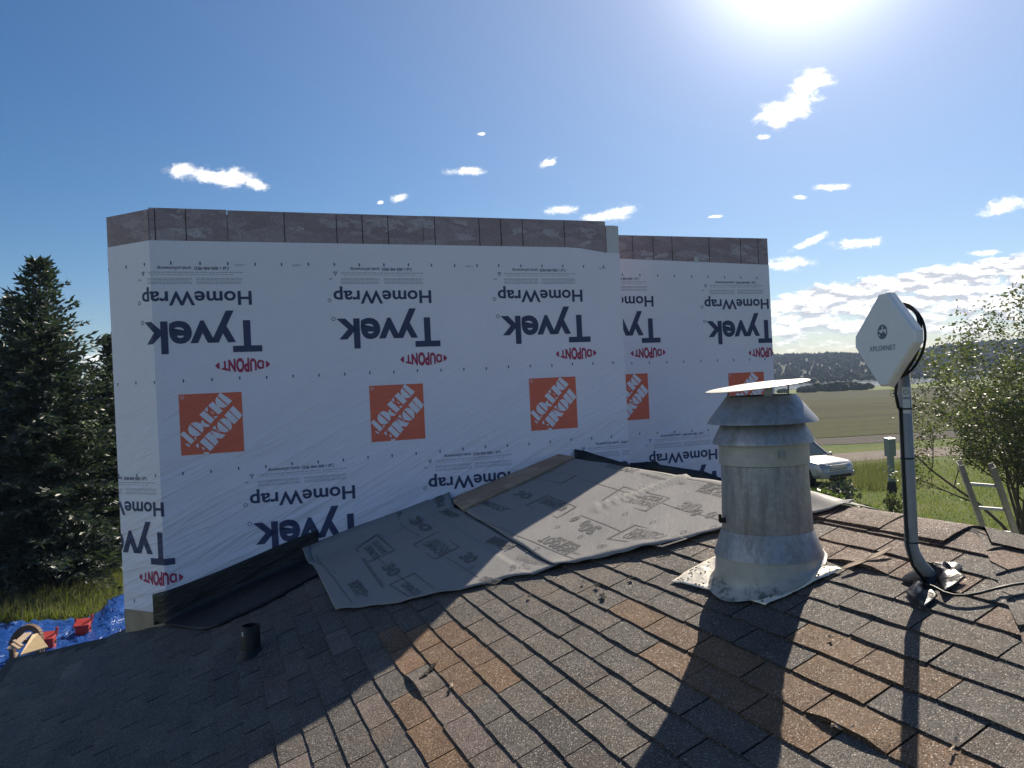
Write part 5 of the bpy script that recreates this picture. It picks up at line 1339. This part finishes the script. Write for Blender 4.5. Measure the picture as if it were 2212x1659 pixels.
def grass():
    rng = random.Random(9)
    def blades(name, m, n, region, hmin, hmax, w, label, clump=0):
        mb = MB()
        for i in range(n):
            x, y = region(rng)
            for _ in range(1+clump):
                xx, yy = x+rng.gauss(0,.12)*bool(clump), y+rng.gauss(0,.12)*bool(clump)
                hh = rng.uniform(hmin, hmax); a = rng.uniform(0, 6.28); ln = rng.uniform(0,.5)*hh; b = rng.uniform(0, 6.28)
                dx, dy = math.cos(a)*w, math.sin(a)*w
                mb.poly([(xx-dx,yy-dy,0),(xx+dx,yy+dy,0),(xx+math.cos(b)*ln,yy+math.sin(b)*ln,hh)])
        tag(mb.build(name, m), label, None, None, 'stuff')
    def right(r):
        Y = r.uniform(15, 36)**1; return r.uniform(.33, .75)*Y, Y
    blades('lawn_grass', M['grassb'], 24000, right, .04, .13, .012, 'short green grass of the lawn beyond the roof')
    def tall(r):
        x = r.gauss(1888, 38); Y = 28.5+7*r.random(); return ray(x, 1030).x*Y, Y
    blades('tall_grass', M['drygrass'], 1300, tall, .15, .65, .009, 'tall dry stalks standing between the vehicle and the pedestal', 1)
    def left(r):
        Y = r.uniform(16.5, 21); return -r.uniform(.48, .70)*Y, Y
    blades('rough_grass', M['drygrass'], 5000, left, .06, .40, .010, 'rough yellowing grass under the spruces')
    blades('rough_grass', M['grassb'], 9000, left, .05, .25, .012, 'green grass under the spruces')
grass()

# ------------------------------------------------------------------ tarpaulin and the things lying on it
def ground_at(x, y, dz=0.0):
    r = ray(x, y); k = (dz-H)/r.z; return Vector((r.x*k, r.y*k, dz))
def yard():
    mb = MB(); rng = random.Random(6)
    top = [ground_at(x, y) for x, y in ((-60,1352),(0,1352),(60,1350),(120,1347),(190,1342),(218,1335),(245,1318),(275,1308))]
    N = 70; nv = 26
    T = curve([(p.x, p.y) for p in top], N); B_ = curve([(-10.5,10.2),(-8.4,10.6),(-6.4,11.5),(-5.4,13.0)], N); rows = []
    for j in range(nv+1):
        v = j/nv; row = []
        for i in range(N+1):
            x = T[i][0]*(1-v)+B_[i][0]*v; y = T[i][1]*(1-v)+B_[i][1]*v
            bump_ = .20*smooth((i/N-.62)/.25)*smooth((.5-v)/.45)
            z = .03+bump_+.05*abs(wnoise(x*.9, y*.8, 1.5))+.06*abs(wnoise(x*2.3, y*2.1, 4))+rng.uniform(0,.018)
            row.append((x, y, z))
        rows.append(row)
    mb.grid(rows); tag(mb.build('tarpaulin', M['tarp'], smooth=True, solid=.004), 'crumpled shiny blue tarpaulin spread on the grass beside the house', 'tarpaulin')
    def redbox(x, y, label):
        p = ground_at(x, y, .10); t = thing('red_crate', label, 'crate', p, 'red crates on the tarpaulin', R_(12))
        mb = MB(); w, d, h = .25, .2, .23
        mb.hexa([(-w/2*.92,-d/2*.9,-.06),(w/2*.92,-d/2*.9,-.06),(w/2*.92,d/2*.9,-.06),(-w/2*.92,d/2*.9,-.06),(-w/2,-d/2,h*.62),(w/2,-d/2,h*.62),(w/2,d/2,h),(-w/2,d/2,h)])
        mb.build('body', M['redp'], t, bevel=.012)
        mb = MB(); mb.hexa([(-w/2-.02,-d/2-.03,h*.60),(w/2+.02,-d/2-.03,h*.60),(w/2+.02,d/2+.02,h-.02),(-w/2-.02,d/2+.02,h-.02),(-w/2-.02,-d/2-.03,h*.60+.03),(w/2+.02,-d/2-.03,h*.60+.03),(w/2+.02,d/2+.02,h+.02),(-w/2-.02,d/2+.02,h+.02)]); mb.build('lid', M['redp'], t, bevel=.008)
        for s in (-1, 1):
            mb = MB(); mb.bar((s*(w/2+.01), .03, h*.7), (s*(w/2+.03), .06, h+(.10 if s > 0 else .05)), .035, .05); mb.build('ear', M['redp'], t, bevel=.008)
        mb = MB(); mb.tube([(w/2+.015,-.02,h*.35),(w/2+.03,-.02,h*.35)], .035, 14); mb.build('side_hole', M['deck'], t)
    redbox(180, 1366, 'red crate with upright ears nearer the wrapped corner'); redbox(103, 1396, 'red crate with upright ears beside the plywood sheet')
    # plywood sheet leaning, plank, and an arched brown frame
    p = ground_at(70, 1404, .12)
    t = thing('plywood_sheet', 'pale plywood sheet propped at the roof edge among the red crates', 'board', p)
    pts = [at(44, 1416, 13.0), at(104, 1398, 13.2), at(82, 1369, 13.7), at(70, 1372, 13.6)]
    mb = MB(); n = (pts[1]-pts[0]).cross(pts[2]-pts[0]).normalized()*.012
    mb.hexa([q-n for q in (pts[0], pts[1], pts[2], pts[3])]+[q+n for q in (pts[0], pts[1], pts[2], pts[3])]); wparent(mb.build('sheet', M['plywood']), t)
    mb = MB(); mb.bar(at(36,1412,13.2), at(40,1440,12.9), .05, .05); mb.bar(at(92,1400,13.3), at(92,1425,13.2), .05, .05); wparent(mb.build('prop', M['plank']), t)
    a, b = at(22, 1402, 13.0), at(60, 1368, 13.8)
    mb = MB(); mb.bar(a, b, .11, .03); o = mb.build('plank', M['plank']); tag(o, 'brown plank leaning against the arched wooden frame', 'plank')
    mb = MB(); mb.bar(at(26, 1392, 13.1), at(42, 1402, 13.0), .05, .03); mb.bar(at(30, 1384, 13.2), at(48, 1396, 13.1), .05, .03); wparent(mb.build('batten', M['plank']), o)
    t = thing('arched_frame', 'dark brown arched wooden frame lying on the blue tarpaulin', 'frame', ground_at(60, 1400))
    mb = MB(); c = at(56, 1388, 13.9); pts = []
    for i in range(19):
        a = math.pi*(-.05+1.1*i/18); pts.append(c+Vector((math.cos(a)*.24, .12*math.sin(a), math.sin(a)*.24)))
    for q, w in zip(pts, pts[1:]): mb.bar(q, w, .10, .09, (0,1,0))
    wparent(mb.build('arch', M['brownwood']), t)
    mb = MB()
    for i in (5, 13): mb.bar(pts[i], c, .05, .05, (0,1,0))
    mb.bar(pts[0], Vector((pts[0].x, pts[0].y, .05)), .08, .08, (0,1,0)); mb.bar(pts[-1], Vector((pts[-1].x, pts[-1].y, .05)), .08, .08, (0,1,0))
    wparent(mb.build('strut', M['brownwood']), t)
yard()

# ------------------------------------------------------------------ the air
def haze():
    m = bpy.data.materials.new('air'); m.use_nodes = True; nt = m.node_tree
    for n in list(nt.nodes):
        if n.type != 'OUTPUT_MATERIAL': nt.nodes.remove(n)
    v = nt.nodes.new('ShaderNodeVolumePrincipled'); v.inputs['Color'].default_value = (.58,.74,1.0,1); v.inputs['Density'].default_value = .00025
    nt.links.new(v.outputs[0], nt.nodes['Material Output'].inputs['Volume'])
    mb = MB(); mb.box((0, 0, 25), (3600, 3600, 76)); tag(mb.build('haze', m), kind='stuff')
haze()
